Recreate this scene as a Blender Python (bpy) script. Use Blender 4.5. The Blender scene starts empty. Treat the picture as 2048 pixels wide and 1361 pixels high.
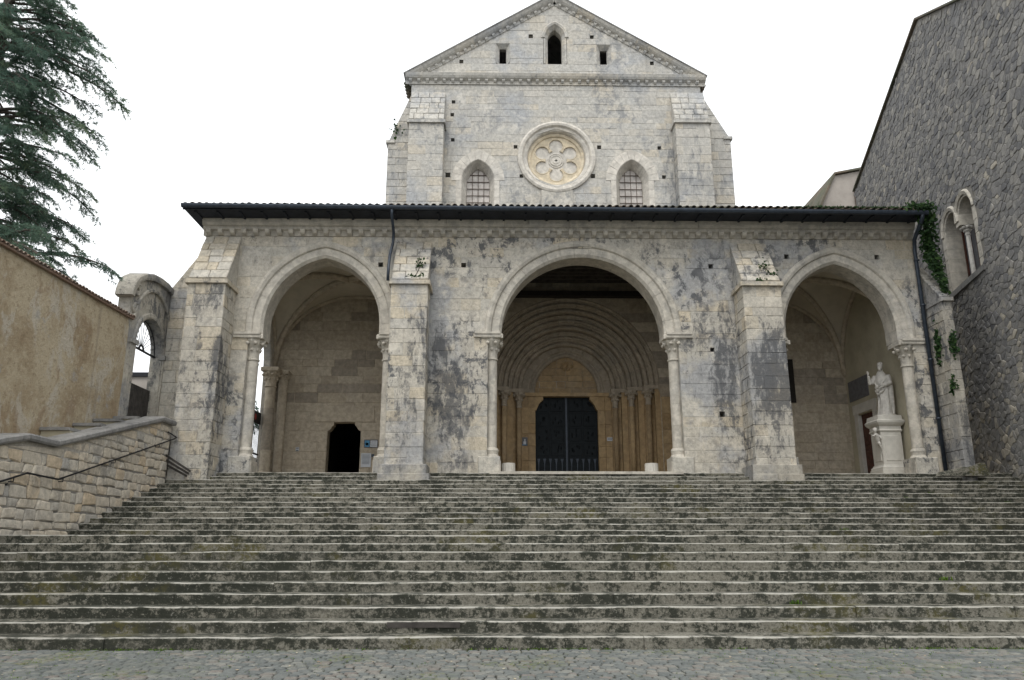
import bpy, bmesh, math, random
from mathutils import Vector, Matrix
random.seed(11)
rnd = random.Random(5)
R_ = math.radians
S = bpy.context.scene
COL = S.collection

# ------------------------------------------------------------------ camera, sky, sun, exposure
EYE = Vector((0, 0, 1.496))
cd = bpy.data.cameras.new("camera"); cam = bpy.data.objects.new("camera", cd); COL.objects.link(cam)
cam.location = EYE
cam.rotation_euler = (R_(90 + 14.77), 0, R_(-0.9))
cd.sensor_width = 36; cd.lens = 36 * 1570 / 2048
cd.clip_end = 2000; cd.clip_start = 0.1
S.camera = cam
SUN_EL, SUN_AZ = 58, 200          # azimuth measured clockwise from +Y
wd = bpy.data.worlds.new("World"); S.world = wd; wd.use_nodes = True
wn = wd.node_tree; wn.nodes.clear()
sky = wn.nodes.new("ShaderNodeTexSky"); sky.sky_type = 'NISHITA'; sky.sun_disc = False
sky.sun_elevation = R_(SUN_EL); sky.sun_rotation = R_(SUN_AZ); sky.air_density = 1.0; sky.dust_density = 6.0
hs = wn.nodes.new("ShaderNodeHueSaturation"); hs.inputs['Saturation'].default_value = 0.12; hs.inputs['Value'].default_value = 0.10
mx = wn.nodes.new("ShaderNodeMix"); mx.data_type = 'RGBA'; mx.inputs[0].default_value = 0.85
mx.inputs[7].default_value = (1.31, 1.34, 1.37, 1)   # even cloud cover
bg = wn.nodes.new("ShaderNodeBackground"); bg.inputs[1].default_value = 1.0
wo = wn.nodes.new("ShaderNodeOutputWorld")
wn.links.new(sky.outputs[0], hs.inputs['Color']); wn.links.new(hs.outputs[0], mx.inputs[6])
wn.links.new(mx.outputs[2], bg.inputs[0]); wn.links.new(bg.outputs[0], wo.inputs[0])
sd = bpy.data.lights.new("sun", 'SUN'); sd.energy = 1.0; sd.angle = R_(25); sd.color = (1, 0.965, 0.91)
so = bpy.data.objects.new("sun", sd); COL.objects.link(so)
az, el = R_(SUN_AZ), R_(SUN_EL)
sdir = Vector((math.sin(az) * math.cos(el), math.cos(az) * math.cos(el), math.sin(el)))
so.rotation_euler = sdir.to_track_quat('Z', 'Y').to_euler(); so.location = (0, 0, 60)
S.view_settings.view_transform = 'Standard'; S.view_settings.look = 'None'
S.view_settings.exposure = 0.38; S.view_settings.gamma = 1; S.view_settings.use_curve_mapping = False

# ------------------------------------------------------------------ materials
class NT:
    def __init__(s, name):
        s.m = bpy.data.materials.new(name); s.m.use_nodes = True
        s.t = s.m.node_tree; s.b = s.t.nodes['Principled BSDF']; s.pos = s.t.nodes.new('ShaderNodeNewGeometry').outputs['Position']
    def n(s, k): return s.t.nodes.new('ShaderNode' + k)
    def l(s, a, b):
        if hasattr(a, 'links') or hasattr(a, 'is_linked'): s.t.links.new(a, b)
        else: b.default_value = a
    def mapv(s, sc, src=None, off=(0, 0, 0)):
        n = s.n('Mapping'); n.inputs['Scale'].default_value = sc; n.inputs['Location'].default_value = off
        s.t.links.new(src or s.pos, n.inputs['Vector']); return n.outputs[0]
    def noise(s, sc=1.0, det=5, ro=.6, vec=None, dist=0):
        n = s.n('TexNoise'); n.inputs['Scale'].default_value = sc; n.inputs['Detail'].default_value = det
        n.inputs['Roughness'].default_value = ro; n.inputs['Distortion'].default_value = dist
        s.t.links.new(vec or s.pos, n.inputs['Vector']); return n.outputs['Fac']
    def vor(s, sc, vec=None, feat='F1', out='Distance'):
        n = s.n('TexVoronoi'); n.feature = feat; n.inputs['Scale'].default_value = sc
        s.t.links.new(vec or s.pos, n.inputs['Vector']); return n.outputs[out]
    def step(s, x, a, b, lo=0., hi=1.):
        n = s.n('MapRange'); n.interpolation_type = 'SMOOTHSTEP'
        s.l(x, n.inputs[0]); n.inputs[1].default_value = a; n.inputs[2].default_value = b
        n.inputs[3].default_value = lo; n.inputs[4].default_value = hi; return n.outputs[0]
    def math(s, op, a, b=0.):
        n = s.n('Math'); n.operation = op; s.l(a, n.inputs[0]); s.l(b, n.inputs[1]); return n.outputs[0]
    def mix(s, f, a, b, mode='MIX'):
        n = s.n('Mix'); n.data_type = 'RGBA'; n.blend_type = mode
        s.l(f, n.inputs[0])
        for q, i in ((a, 6), (b, 7)):
            if isinstance(q, tuple): n.inputs[i].default_value = q + (1,) if len(q) == 3 else q
            else: s.t.links.new(q, n.inputs[i])
        return n.outputs[2]
    def ramp(s, f, stops):
        n = s.n('ValToRGB'); cr = n.color_ramp
        while len(cr.elements) < len(stops): cr.elements.new(.5)
        for e, (p, c) in zip(cr.elements, stops): e.position = p; e.color = c + (1,)
        s.l(f, n.inputs[0]); return n.outputs[0]
    def attr(s, a='tint'):
        n = s.n('Attribute'); n.attribute_name = a; return n.outputs['Fac']
    def blob(s, c, r):
        n = s.n('VectorMath'); n.operation = 'SUBTRACT'; s.t.links.new(s.pos, n.inputs[0]); n.inputs[1].default_value = c
        k = s.n('VectorMath'); k.operation = 'DIVIDE'; s.t.links.new(n.outputs[0], k.inputs[0]); k.inputs[1].default_value = r
        q = s.n('VectorMath'); q.operation = 'LENGTH'; s.t.links.new(k.outputs[0], q.inputs[0])
        return s.step(q.outputs['Value'], 1.25, .35)
    def bump(s, h, st=.4, d=.02, prev=None):
        n = s.n('Bump'); n.inputs['Strength'].default_value = st; n.inputs['Distance'].default_value = d
        s.l(h, n.inputs['Height'])
        if prev is not None: s.t.links.new(prev, n.inputs['Normal'])
        return n.outputs[0]
    def done(s, col, rough=.9, normal=None, metal=0., spec=.25):
        s.l(col + (1,) if isinstance(col, tuple) else col, s.b.inputs['Base Color']); s.l(rough, s.b.inputs['Roughness'])
        s.b.inputs['Metallic'].default_value = metal; s.b.inputs['Specular IOR Level'].default_value = spec
        if normal is not None: s.t.links.new(normal, s.b.inputs['Normal'])
        return s.m

def stone(name, cols, grey, dark, grey_lo=.45, grey_hi=.62, st_lo=.55, st_hi=.70, stain=.8, streak=(1.3, 1.3, .28), mott=7., speck=.5, blobs=(), bmp=.5, moss=0., patch=0.):
    k = NT(name)
    t = k.attr()
    c = k.ramp(t, [(i / (len(cols) - 1), q) for i, q in enumerate(cols)])
    n1 = k.noise(.33, 6, .62)
    c = k.mix(k.step(n1, grey_lo, grey_hi, 0, .85), c, grey)
    n3 = k.noise(mott, 7, .68)
    c = k.mix(k.step(n3, .34, .68, 0, 1), k.mix(.32, c, (.02, .02, .02), 'MIX'), c)
    n2 = k.noise(1., 7, .66, k.mapv(streak), .6)
    v = k.math('ADD', k.math('MULTIPLY', n2, .62), k.math('MULTIPLY', n3, .38))
    f = k.step(v, st_lo, st_hi, 0, stain)
    c = k.mix(f, c, dark)
    if patch:
        reg = k.step(k.noise(.28, 4, .55, k.mapv((1, 1, .8), None, (11, 5, 3))), .44, .60)
        pn = k.noise(2.4, 10, .74, k.mapv((1, 1, .75), None, (3, 8, 1)), .3)
        c = k.mix(k.math('MULTIPLY', k.step(pn, .50, .58, 0, patch), reg), c, tuple(q * 1.5 for q in dark))
        c = k.mix(k.step(k.noise(1.3, 9, .7, k.mapv((1, 1, 1), None, (21, 2, 7))), .55, .66, 0, .55), c, tuple(min(.68, q * 1.12) for q in cols[1]))
    if blobs:
        fb = 0.
        for (p, r, w) in blobs:
            fb = k.math('MAXIMUM', fb, k.math('MULTIPLY', k.blob(p, r), w))
        n6 = k.noise(2.1, 10, .74, k.mapv((1.5, 1.5, .6), None, (9, 1, 4)), .4)
        fb = k.step(k.math('ADD', k.math('ADD', k.math('MULTIPLY', n6, .7), k.math('MULTIPLY', n3, .3)), k.math('MULTIPLY', fb, .17)), .565, .68, 0, .84)
        c = k.mix(fb, c, tuple(q * 1.35 for q in dark))
    if speck:
        n5 = k.noise(mott * 3.1, 5, .75)
        c = k.mix(k.step(n5, .58, .66, 0, speck), c, dark)
        c = k.mix(k.step(n5, .36, .30, 0, speck * .55), c, tuple(min(.7, q * 1.35) for q in cols[0]))
    if moss:
        c = k.mix(k.math('MULTIPLY', k.step(k.noise(.7, 4), .52, .66), k.step(n3, .45, .6, 0, moss)), c, (.09, .105, .025))
    n4 = k.noise(38, 4, .6)
    h = k.math('ADD', n3, k.math('MULTIPLY', n4, .35))
    return k.done(c, .92, k.bump(h, bmp, .03))

def flat(name, col, rough=.6, var=.25, sc=6., metal=0., spec=.3, bmp=.15):
    k = NT(name); n = k.noise(sc, 5, .65)
    c = k.mix(k.step(n, .3, .7), tuple(q * (1 - var) for q in col), tuple(min(1, q * (1 + var)) for q in col))
    return k.done(c, rough, k.bump(n, bmp, .01), metal, spec)

LIME = [(.50, .465, .40), (.60, .555, .47), (.53, .50, .435), (.60, .525, .40), (.55, .52, .46)]
M = {}
M['facade'] = stone('portico limestone', LIME, (.385, .39, .395), (.06, .062, .066), .49, .62, .54, .66, .75, patch=.9, bmp=.8,
    blobs=[((9.7, 26.9, 7.2), (1.4, 1.8, 2.2), 1.0), ((9.9, 26.9, 8.3), (.7, 1.6, 1.6), .95), ((9.3, 26.9, 5.2), (1.2, 1.5, 1.1), .6), ((8.3, 28, 7.6), (.7, 1, 2.6), .95), ((8.4, 28, 9.6), (.4, 1, 1.4), .8), ((-2.9, 27, 8.6), (.5, 1.5, 2.2), .7), ((-3.3, 27, 6), (.7, 1.5, 1.4), .6), ((-1.7, 28, 6.6), (1.1, 1, 2.2), .95), ((-2.2, 28, 8.2), (.5, 1, 1.6), .9), ((-10.4, 27, 10.2), (1.1, 1.4, .9), .75), ((-9.9, 27, 7.0), (.45, 1.4, 2.4), .85), ((-10.9, 27, 8.), (.5, 1.4, 2.), .5), ((-2.2, 28, 8.4), (.5, .7, 1.5), .7), ((7.6, 28, 9.), (1.0, 1, 2.0), .55)])
M['arch'] = stone('dressed arch limestone', [(.52, .485, .42), (.57, .53, .455), (.545, .505, .43)], (.46, .45, .43), (.13, .13, .125), .52, .74, .58, .72, .55, patch=.4, mott=4., speck=.2, bmp=.3)
M['gate'] = stone('stained gateway stone', [(.40, .375, .325), (.48, .445, .375), (.44, .40, .33)], (.30, .30, .30), (.07, .072, .075), .46, .60, .50, .60, .85, patch=.9, bmp=.6)
M['church'] = stone('church limestone', [(.49, .475, .44), (.59, .56, .50), (.53, .515, .475), (.61, .555, .46)], (.43, .44, .45), (.14, .145, .15), .49, .64, .55, .68, .7, speck=.35, patch=.65, bmp=.6,
    blobs=[((9.3, 34, 18.6), (1.0, 1, 2.6), .55), ((9.4, 34, 21.9), (1.0, 1.2, 1.0), .6), ((8.3, 34.6, 18.5), (.5, 1, 3.), .7), ((-5., 34.6, 19), (.6, 1, 2.), .45)])
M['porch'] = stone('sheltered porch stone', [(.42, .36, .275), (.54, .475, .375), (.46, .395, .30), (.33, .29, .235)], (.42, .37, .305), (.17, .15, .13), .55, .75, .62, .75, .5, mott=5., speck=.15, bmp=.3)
M['ochre'] = stone('ochre portal stone', [(.40, .28, .15), (.48, .35, .20), (.37, .27, .16)], (.40, .33, .24), (.16, .12, .08), .5, .72, .62, .78, .5, mott=5., speck=.12, bmp=.25)
M['archiv'] = stone('portal archivolt stone', [(.36, .31, .24), (.42, .36, .28), (.33, .29, .23)], (.34, .31, .27), (.14, .12, .10), .5, .72, .62, .78, .5, mott=5., speck=.12, bmp=.25)
M['mortar'] = stone('old mortar', [(.43, .40, .35), (.49, .455, .395)], (.27, .27, .265), (.08, .08, .08), .5, .7, .55, .7, .6, mott=9., bmp=.4)
def stepmat():
    k = NT('lichen covered step stone'); t = k.attr()
    c = k.ramp(t, [(0, (.125, .118, .096)), (.5, (.17, .16, .13)), (.8, (.145, .136, .112)), (1, (.205, .192, .155))])
    n1 = k.noise(.5, 5, .6); n2 = k.noise(2.6, 9, .74, k.mapv((1, 1, 1.5))); n3 = k.noise(9, 9, .78); n4 = k.noise(23, 7, .78)
    c = k.mix(k.step(n4, .47, .58, 0, .8), c, (.245, .234, .192))
    v = k.math('ADD', k.math('MULTIPLY', n2, .36), k.math('ADD', k.math('MULTIPLY', n3, .46), k.math('MULTIPLY', n1, .18)))
    f = k.step(v, .48, .525, 0, .93)
    f = k.math('MAXIMUM', f, k.math('MULTIPLY', k.math('MULTIPLY', k.blob((-6.5, 14.6, .8), (5, 3.4, 1.8)), .95), k.step(v, .455, .495)))
    f = k.math('MAXIMUM', f, k.math('MULTIPLY', k.math('MULTIPLY', k.blob((14, 19, 2), (5, 9, 3)), .85), k.step(v, .465, .505)))
    c = k.mix(f, c, (.027, .030, .022))
    c = k.mix(k.step(n4, .46, .39, 0, .7), c, (.055, .054, .044))
    c = k.mix(k.math('MULTIPLY', k.step(k.noise(19, 5, .7, k.mapv((1, 1, 1), None, (4, 4, 9))), .60, .66, 0, .8), f), c, (.24, .235, .205))
    c = k.mix(k.math('MULTIPLY', k.step(k.noise(.55, 4), .55, .66), k.step(n3, .44, .56, 0, .6)), c, (.13, .115, .04))
    w = k.attr('wear'); w2 = k.math('MULTIPLY', w, k.step(n2, .66, .42, .45, 1))
    c = k.mix(k.step(w2, .30, .80, 0, .92), c, k.mix(k.step(n3, .35, .65), (.34, .33, .29), (.46, .445, .395)))
    return k.done(c, .95, k.bump(k.math('ADD', n3, k.math('MULTIPLY', n4, .5)), .8, .03))
M['step'] = stepmat()
M['parapet'] = stone('buff parapet rubble', [(.44, .42, .38), (.62, .545, .43), (.54, .49, .41), (.66, .60, .50), (.62, .50, .35), (.60, .56, .485)], (.46, .44, .40), (.12, .118, .11), .52, .74, .58, .70, .7, mott=6., speck=.3, bmp=.7, patch=.5)
M['cap'] = stone('weathered coping stone', [(.25, .245, .235), (.33, .32, .30)], (.20, .2, .195), (.06, .06, .06), .45, .65, .5, .64, .8, bmp=.5)
M['rubble'] = stone('dark rubble stone', [(.14, .14, .145), (.26, .252, .24), (.19, .188, .186), (.34, .325, .295), (.23, .225, .215), (.43, .395, .33), (.52, .47, .38)], (.23, .23, .235), (.07, .072, .075), .56, .76, .56, .70, .7, mott=5., speck=.4, bmp=.8)
M['rubmortar'] = stone('rubble bedding mortar', [(.23, .22, .20), (.29, .27, .235)], (.19, .19, .188), (.08, .08, .08), .5, .7, .5, .66, .7, mott=8., bmp=.6)
def plaster():
    k = NT('patched ochre render')
    a = k.noise(.55, 8, .68); b = k.noise(1.2, 9, .70, k.mapv((1, 1, .7), None, (7, 3, 1)), .5); d = k.noise(7, 8, .74); e = k.noise(24, 6, .75)
    c = k.mix(k.step(a, .42, .58), (.36, .285, .185), (.47, .395, .275))
    c = k.mix(k.step(b, .50, .60, 0, .8), c, (.50, .455, .375))
    c = k.mix(k.step(k.noise(.9, 8, .66, k.mapv((1, 1, .55), None, (2, 9, 4)), .6), .54, .60, 0, .6), c, (.27, .19, .115))
    c = k.mix(k.step(d, .54, .64, 0, .65), c, (.24, .185, .115)); c = k.mix(k.step(d, .44, .36, 0, .5), c, (.52, .46, .36))
    c = k.mix(k.step(e, .56, .66, 0, .5), c, (.15, .115, .075))
    run = k.noise(1., 7, .6, k.mapv((2.2, 2.2, .16), None, (5, 1, 8)))
    c = k.mix(k.step(run, .56, .66, 0, .4), c, (.22, .185, .145))
    g_ = k.step(k.noise(.7, 9, .72, k.mapv((1, 1, 1), None, (31, 4, 2))), .58, .63, 0, .7)
    c = k.mix(g_, c, (.36, .345, .315))
    return k.done(c, .95, k.bump(k.math('ADD', k.math('MULTIPLY', d, 1.2), k.math('ADD', b, k.math('MULTIPLY', e, .4))), .9, .06))
M['plaster'] = plaster()
M['cream'] = flat('cream render', (.42, .385, .29), .9, .12, 1.2, spec=.1)
M['vault'] = flat('vault plaster', (.46, .42, .345), .95, .12, 1.0, spec=.1)
M['farwall'] = flat('grey house render', (.33, .30, .27), .95, .18, .7, spec=.1)
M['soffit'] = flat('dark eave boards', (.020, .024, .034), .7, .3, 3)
M['metal'] = flat('dark painted gutter', (.035, .045, .060), .45, .25, 5, .3, .4)
M['iron'] = flat('black wrought iron', (.014, .015, .018), .5, .3, 20, .4, .4)
M['rust'] = flat('rusty iron bars', (.10, .075, .06), .8, .35, 15)
M['void'] = flat('unlit interior', (.012, .011, .010), .95, .2, 2, spec=0)
M['bronze'] = flat('dark bronze door', (.007, .010, .012), .55, .35, 7, .4, .25, .3)
M['wood'] = flat('red brown door wood', (.075, .030, .020), .6, .35, 5)
M['timber'] = flat('old grey timber', (.05, .045, .04), .85, .35, 4)
M['beam'] = flat('dark tie beam', (.018, .015, .013), .8, .3, 4)
M['marble'] = flat('pale statue marble', (.50, .48, .44), .65, .16, 6, spec=.3)
M['pedestal'] = flat('pedestal limestone', (.53, .51, .46), .75, .10, 3, spec=.2)
M['pane'] = flat('dusty pale pane', (.50, .465, .43), .5, .25, 2.5, spec=.35)
M['rosefill'] = stone('pale rose infill', [(.64, .605, .54), (.70, .655, .58)], (.52, .50, .47), (.25, .25, .24), .5, .8, .6, .8, .4, mott=4, speck=.1, bmp=.2)
M['roseo'] = stone('ochre rose tracery', [(.66, .56, .40), (.69, .60, .45)], (.65, .59, .48), (.28, .25, .2), .45, .8, .62, .8, .4, mott=4, speck=.1, bmp=.2)
M['paper'] = flat('notice paper', (.55, .58, .62), .6, .06, 8)
M['blue'] = flat('printed blue', (.06, .22, .38), .5, .2, 8)
M['ink'] = flat('printed ink', (.05, .06, .09), .6, .1, 8)
M['panelgrey'] = flat('slate grey plaque', (.13, .13, .14), .6, .2, 5)
M['tile'] = stone('mossy clay tile', [(.13, .105, .08), (.20, .15, .11), (.16, .14, .115), (.24, .17, .12)], (.11, .115, .085), (.035, .045, .02), .42, .6, .5, .62, .8, mott=9., speck=.5, bmp=.5, moss=.8)
M['tilered'] = stone('weathered red tile', [(.24, .16, .12), (.33, .23, .175), (.28, .22, .18), (.38, .29, .23)], (.26, .24, .22), (.08, .07, .06), .5, .7, .55, .7, .6, mott=9., speck=.4, bmp=.5)
M['bark'] = stone('cedar bark', [(.075, .062, .05), (.11, .09, .075)], (.09, .085, .08), (.03, .027, .025), .5, .7, .5, .7, .6, streak=(4, 4, .5), mott=12, bmp=.8)
def leafmat(name, a, b, c2, tr=.35):
    k = NT(name); c = k.ramp(k.attr(), [(0, a), (.55, b), (1, c2)]); m = k.done(c, .65, None, 0, .2)
    t = k.n('BsdfTranslucent'); x = k.n('MixShader'); x.inputs[0].default_value = tr; o = k.t.nodes['Material Output']
    k.t.links.new(c, t.inputs[0]); k.t.links.new(k.b.outputs[0], x.inputs[1]); k.t.links.new(t.outputs[0], x.inputs[2]); k.t.links.new(x.outputs[0], o.inputs[0]); return m
M['needle'] = leafmat('cedar needles', (.075, .13, .105), (.13, .20, .145), (.22, .28, .165), .5)  # greens lightened towards blue: the haze over the tree is put into the colour
M['leaf'] = leafmat('ivy leaf', (.012, .030, .010), (.022, .055, .016), (.045, .09, .022))
M['grass'] = leafmat('weed blade', (.05, .10, .012), (.09, .17, .02), (.16, .25, .035))
M['cobble'] = stone('grey paving setts', [(.11, .12, .116), (.165, .175, .165), (.138, .147, .14), (.225, .225, .20), (.19, .168, .148)], (.13, .14, .126), (.06, .065, .065), .5, .7, .58, .72, .5, mott=14., speck=.35, bmp=.6, moss=.8)
def groundmat():
    k = NT('sett paved ground'); v = k.vor(7.5); e = k.vor(7.5, None, 'DISTANCE_TO_EDGE')
    cc = k.vor(7.5, None, 'F1', 'Color'); g = k.n('SeparateColor'); k.t.links.new(cc, g.inputs[0])
    c = k.ramp(g.outputs[0], [(0, (.11, .12, .128)), (.6, (.165, .175, .178)), (1, (.2, .2, .19))])
    c = k.mix(k.step(e, .05, .01), c, (.045, .045, .035))
    return k.done(c, .9, k.bump(k.step(e, 0, .12), .5, .02))
M['ground'] = groundmat()
def joints():
    k = NT('mossy joint soil'); n = k.noise(3, 6, .6)
    c = k.mix(k.step(n, .45, .62), (.045, .044, .036), (.05, .065, .018)); return k.done(c, 1., k.bump(k.noise(30), .5, .01))
M['joint'] = joints()

# ------------------------------------------------------------------ mesh helpers
class Frame:
    def __init__(s, O, u, v=(0, 0, 1)):
        s.O = Vector(O); s.u = Vector(u).normalized(); s.v = Vector(v).normalized(); s.n = s.u.cross(s.v)
    def p(s, a, b, c=0.): return s.O + s.u * a + s.v * b + s.n * c

class MB:
    def __init__(s): s.v = []; s.f = []; s.t = []; s.w = []
    def add(s, vs, fs, t=.5):
        o = len(s.v); s.v += [tuple(q) for q in vs]; s.f += [tuple(i + o for i in f) for f in fs]
        s.t += (t if isinstance(t, list) else [t] * len(vs)); return s
    def merge(s, o): s.w += o.w; return s.add(o.v, o.f, list(o.t))
    def box(s, x0, x1, y0, y1, z0, z1, t=.5):
        v = [(x, y, z) for z in (z0, z1) for y in (y0, y1) for x in (x0, x1)]
        return s.add(v, [(0, 2, 3, 1), (4, 5, 7, 6), (0, 1, 5, 4), (2, 6, 7, 3), (0, 4, 6, 2), (1, 3, 7, 5)], t)
    def fbox(s, fr, a0, a1, b0, b1, c0, c1, t=.5):
        return s.prism(fr, [(a0, b0), (a1, b0), (a1, b1), (a0, b1)], c0, c1, 0, t)
    def prism(s, fr, poly, c0, c1, bev=0., t=.5, dome=0.):
        n = len(poly); vs = [fr.p(a, b, c0) for a, b in poly]; fs = [tuple(reversed(range(n)))]
        rings = [poly]
        if bev:
            mx_ = sum(a for a, b in poly) / n; my = sum(b for a, b in poly) / n
            ins = []
            for a, b in poly:
                d = math.hypot(a - mx_, b - my) or 1; k = max(0, 1 - bev * 1.4 / d)
                ins.append((mx_ + (a - mx_) * k, my + (b - my) * k))
            vs += [fr.p(a, b, c1 - bev) for a, b in poly] + [fr.p(a, b, c1) for a, b in ins]; L = 3
        else: vs += [fr.p(a, b, c1) for a, b in poly]; L = 2
        for r in range(L - 1):
            for i in range(n):
                j = (i + 1) % n; fs.append((r * n + i, r * n + j, (r + 1) * n + j, (r + 1) * n + i))
        if dome:
            vs.append(fr.p(sum(a for a, b in poly) / n, sum(b for a, b in poly) / n, c1 + dome)); k = len(vs) - 1
            fs += [((L - 1) * n + i, (L - 1) * n + (i + 1) % n, k) for i in range(n)]
        else: fs.append(tuple((L - 1) * n + i for i in range(n)))
        return s.add(vs, fs, t)
    def tube(s, pts, r, seg=8, t=.5, cap=True):
        pts = [Vector(p) for p in pts]; n = len(pts); rs = r if isinstance(r, (list, tuple)) else [r] * n
        vs = []; fs = []; prev = None
        for i, p in enumerate(pts):
            d = (pts[min(i + 1, n - 1)] - pts[max(i - 1, 0)]); d = d.normalized() if d.length > 1e-9 else Vector((0, 0, 1))
            if prev is None: a = d.orthogonal().normalized()
            else: a = (prev - d * prev.dot(d)); a = a.normalized() if a.length > 1e-6 else d.orthogonal().normalized()
            prev = a; b = d.cross(a)
            for k in range(seg):
                q = 2 * math.pi * k / seg; vs.append(p + (a * math.cos(q) + b * math.sin(q)) * rs[i])
        for i in range(n - 1):
            for k in range(seg):
                k2 = (k + 1) % seg; fs.append((i * seg + k, i * seg + k2, (i + 1) * seg + k2, (i + 1) * seg + k))
        if cap: fs += [tuple(reversed(range(seg))), tuple((n - 1) * seg + k for k in range(seg))]
        return s.add(vs, fs, t)
    def lathe(s, c, prof, seg=20, t=.5, a0=0., a1=2 * math.pi, mod=None):
        c = Vector(c); vs = []; fs = []; full = abs(a1 - a0 - 2 * math.pi) < 1e-6; m = seg if full else seg + 1
        for r, z in prof:
            for k in range(m):
                q = a0 + (a1 - a0) * k / seg; rr = r * (mod(q, z) if mod else 1)
                vs.append(c + Vector((math.cos(q) * rr, math.sin(q) * rr, z)))
        for i in range(len(prof) - 1):
            for k in range(seg if full else seg):
                k2 = (k + 1) % m; fs.append((i * m + k, i * m + k2, (i + 1) * m + k2, (i + 1) * m + k))
        if full: fs += [tuple(reversed(range(m))), tuple((len(prof) - 1) * m + k for k in range(m))]
        return s.add(vs, fs, t)
    def rings(s, rows, t=.5, closed=True, cap=True):
        m = len(rows[0]); vs = [p for r in rows for p in r]; fs = []
        for i in range(len(rows) - 1):
            for k in range(m if closed else m - 1):
                k2 = (k + 1) % m; fs.append((i * m + k, i * m + k2, (i + 1) * m + k2, (i + 1) * m + k))
        if cap: fs += [tuple(reversed(range(m))), tuple((len(rows) - 1) * m + k for k in range(m))]
        return s.add(vs, fs, t)
    def build(s, name, mat, parent=None, smooth=False, kind=None):
        me = bpy.data.meshes.new(name); me.from_pydata(s.v, [], s.f); me.materials.append(M[mat] if isinstance(mat, str) else mat)
        a = me.attributes.new('tint', 'FLOAT', 'POINT'); a.data.foreach_set('value', s.t)
        if s.w: me.attributes.new('wear', 'FLOAT', 'POINT').data.foreach_set('value', s.w)
        if smooth: me.polygons.foreach_set('use_smooth', [True] * len(me.polygons))
        me.update(); o = bpy.data.objects.new(name, me); COL.objects.link(o)
        if parent: setpar(o, parent)
        if kind: o['kind'] = kind
        return o

ORG = {}
def setpar(o, parent):
    o.parent = parent; o.matrix_parent_inverse = Matrix.Translation(-ORG.get(parent.name, Vector()))
def empty(name, loc, label=None, cat=None, group=None, parent=None):
    o = bpy.data.objects.new(name, None); COL.objects.link(o); o.location = loc; o.empty_display_size = .3
    ORG[o.name] = Vector(loc)
    if parent: o.parent = parent; o.matrix_parent_inverse = Matrix.Translation(-ORG.get(parent.name, Vector()))
    if label: tag(o, label, cat, group)
    return o
def tag(o, label, cat, group=None, kind=None):
    o['label'] = label; o['category'] = cat
    if group: o['group'] = group
    if kind: o['kind'] = kind
    return o
CF = Vector((math.sin(R_(.9)) * math.cos(R_(14.77)), math.cos(R_(.9)) * math.cos(R_(14.77)), math.sin(R_(14.77))))
CR = Vector((math.cos(R_(.9)), -math.sin(R_(.9)), 0)); CU = CR.cross(CF)
def seen(m):
    n = len(m.v); c = sum((Vector(q) for q in m.v), Vector()) / n; d = c - EYE; z = d.dot(CF)
    if z < .5: return -1
    x, y = d.dot(CR) / z, d.dot(CU) / z
    e = max((Vector(q) - c).length for q in m.v)
    sz = (e / z) ** 2
    return sz if abs(x) < .655 and abs(y) < .437 else sz * .001
def pieces(lst, name, mat, parent, limit=300, smooth=False):
    """each piece an object of its own; past the limit the smallest-looking ones are joined"""
    lst = sorted(lst, key=seen, reverse=True)
    for m in lst[:limit]: m.build(name, mat, parent, smooth)
    if len(lst) > limit:
        j = MB()
        for m in lst[limit:]: j.merge(m)
        j.build(name + '_rest', mat, parent, smooth, 'stuff')
def clones(proto, name, mat, parent, places, limit=300):
    """alike pieces share one mesh; places = list of (location, rotz, scale)"""
    me = None
    for i, (loc, rz, sc) in enumerate(places):
        if me is None:
            o = proto.build(name, mat, None); me = o.data
        else: o = bpy.data.objects.new(name, me); COL.objects.link(o)
        o.location = loc; o.rotation_euler = (0, 0, rz); o.scale = (sc, sc, sc) if not isinstance(sc, tuple) else sc
        o.parent = parent; o.matrix_parent_inverse = Matrix.Translation(-ORG.get(parent.name, Vector()))

# ------------------------------------------------------------------ masonry
def courses(z0, z1, lo, hi, breaks=()):
    bs = sorted({z0, z1, *[b for b in breaks if z0 < b < z1]}); out = []
    for a, b in zip(bs, bs[1:]):
        n = max(1, round((b - a) / ((lo + hi) / 2))); w = [rnd.uniform(lo, hi) for _ in range(n)]; k = (b - a) / sum(w); z = a
        for q in w: out.append((z, z + q * k)); z += q * k
    return out
class Hole:
    def __init__(s, z0, z1, f): s.z0, s.z1, s.f = z0, z1, f
    def at(s, z): return s.f(min(max(z, s.z0), s.z1))
def rect(a0, a1, z0, z1): return Hole(z0, z1, lambda z: (a0, a1))
def archR(w, H): return (w * w + H * H) / (2 * w)
def archhole(c, z0, zs, w, H, d=0., jamb=None):
    R = archR(w, H); off = R - w; top = zs + math.sqrt(max(0, (R + d) ** 2 - off ** 2))
    def f(z):
        if z <= zs: j = jamb if jamb is not None else w + d; return (c - j, c + j)
        q = max(0., -off + math.sqrt(max(0, (R + d) ** 2 - (z - zs) ** 2))); return (c - q, c + q)
    return Hole(z0, top, f)
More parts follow.
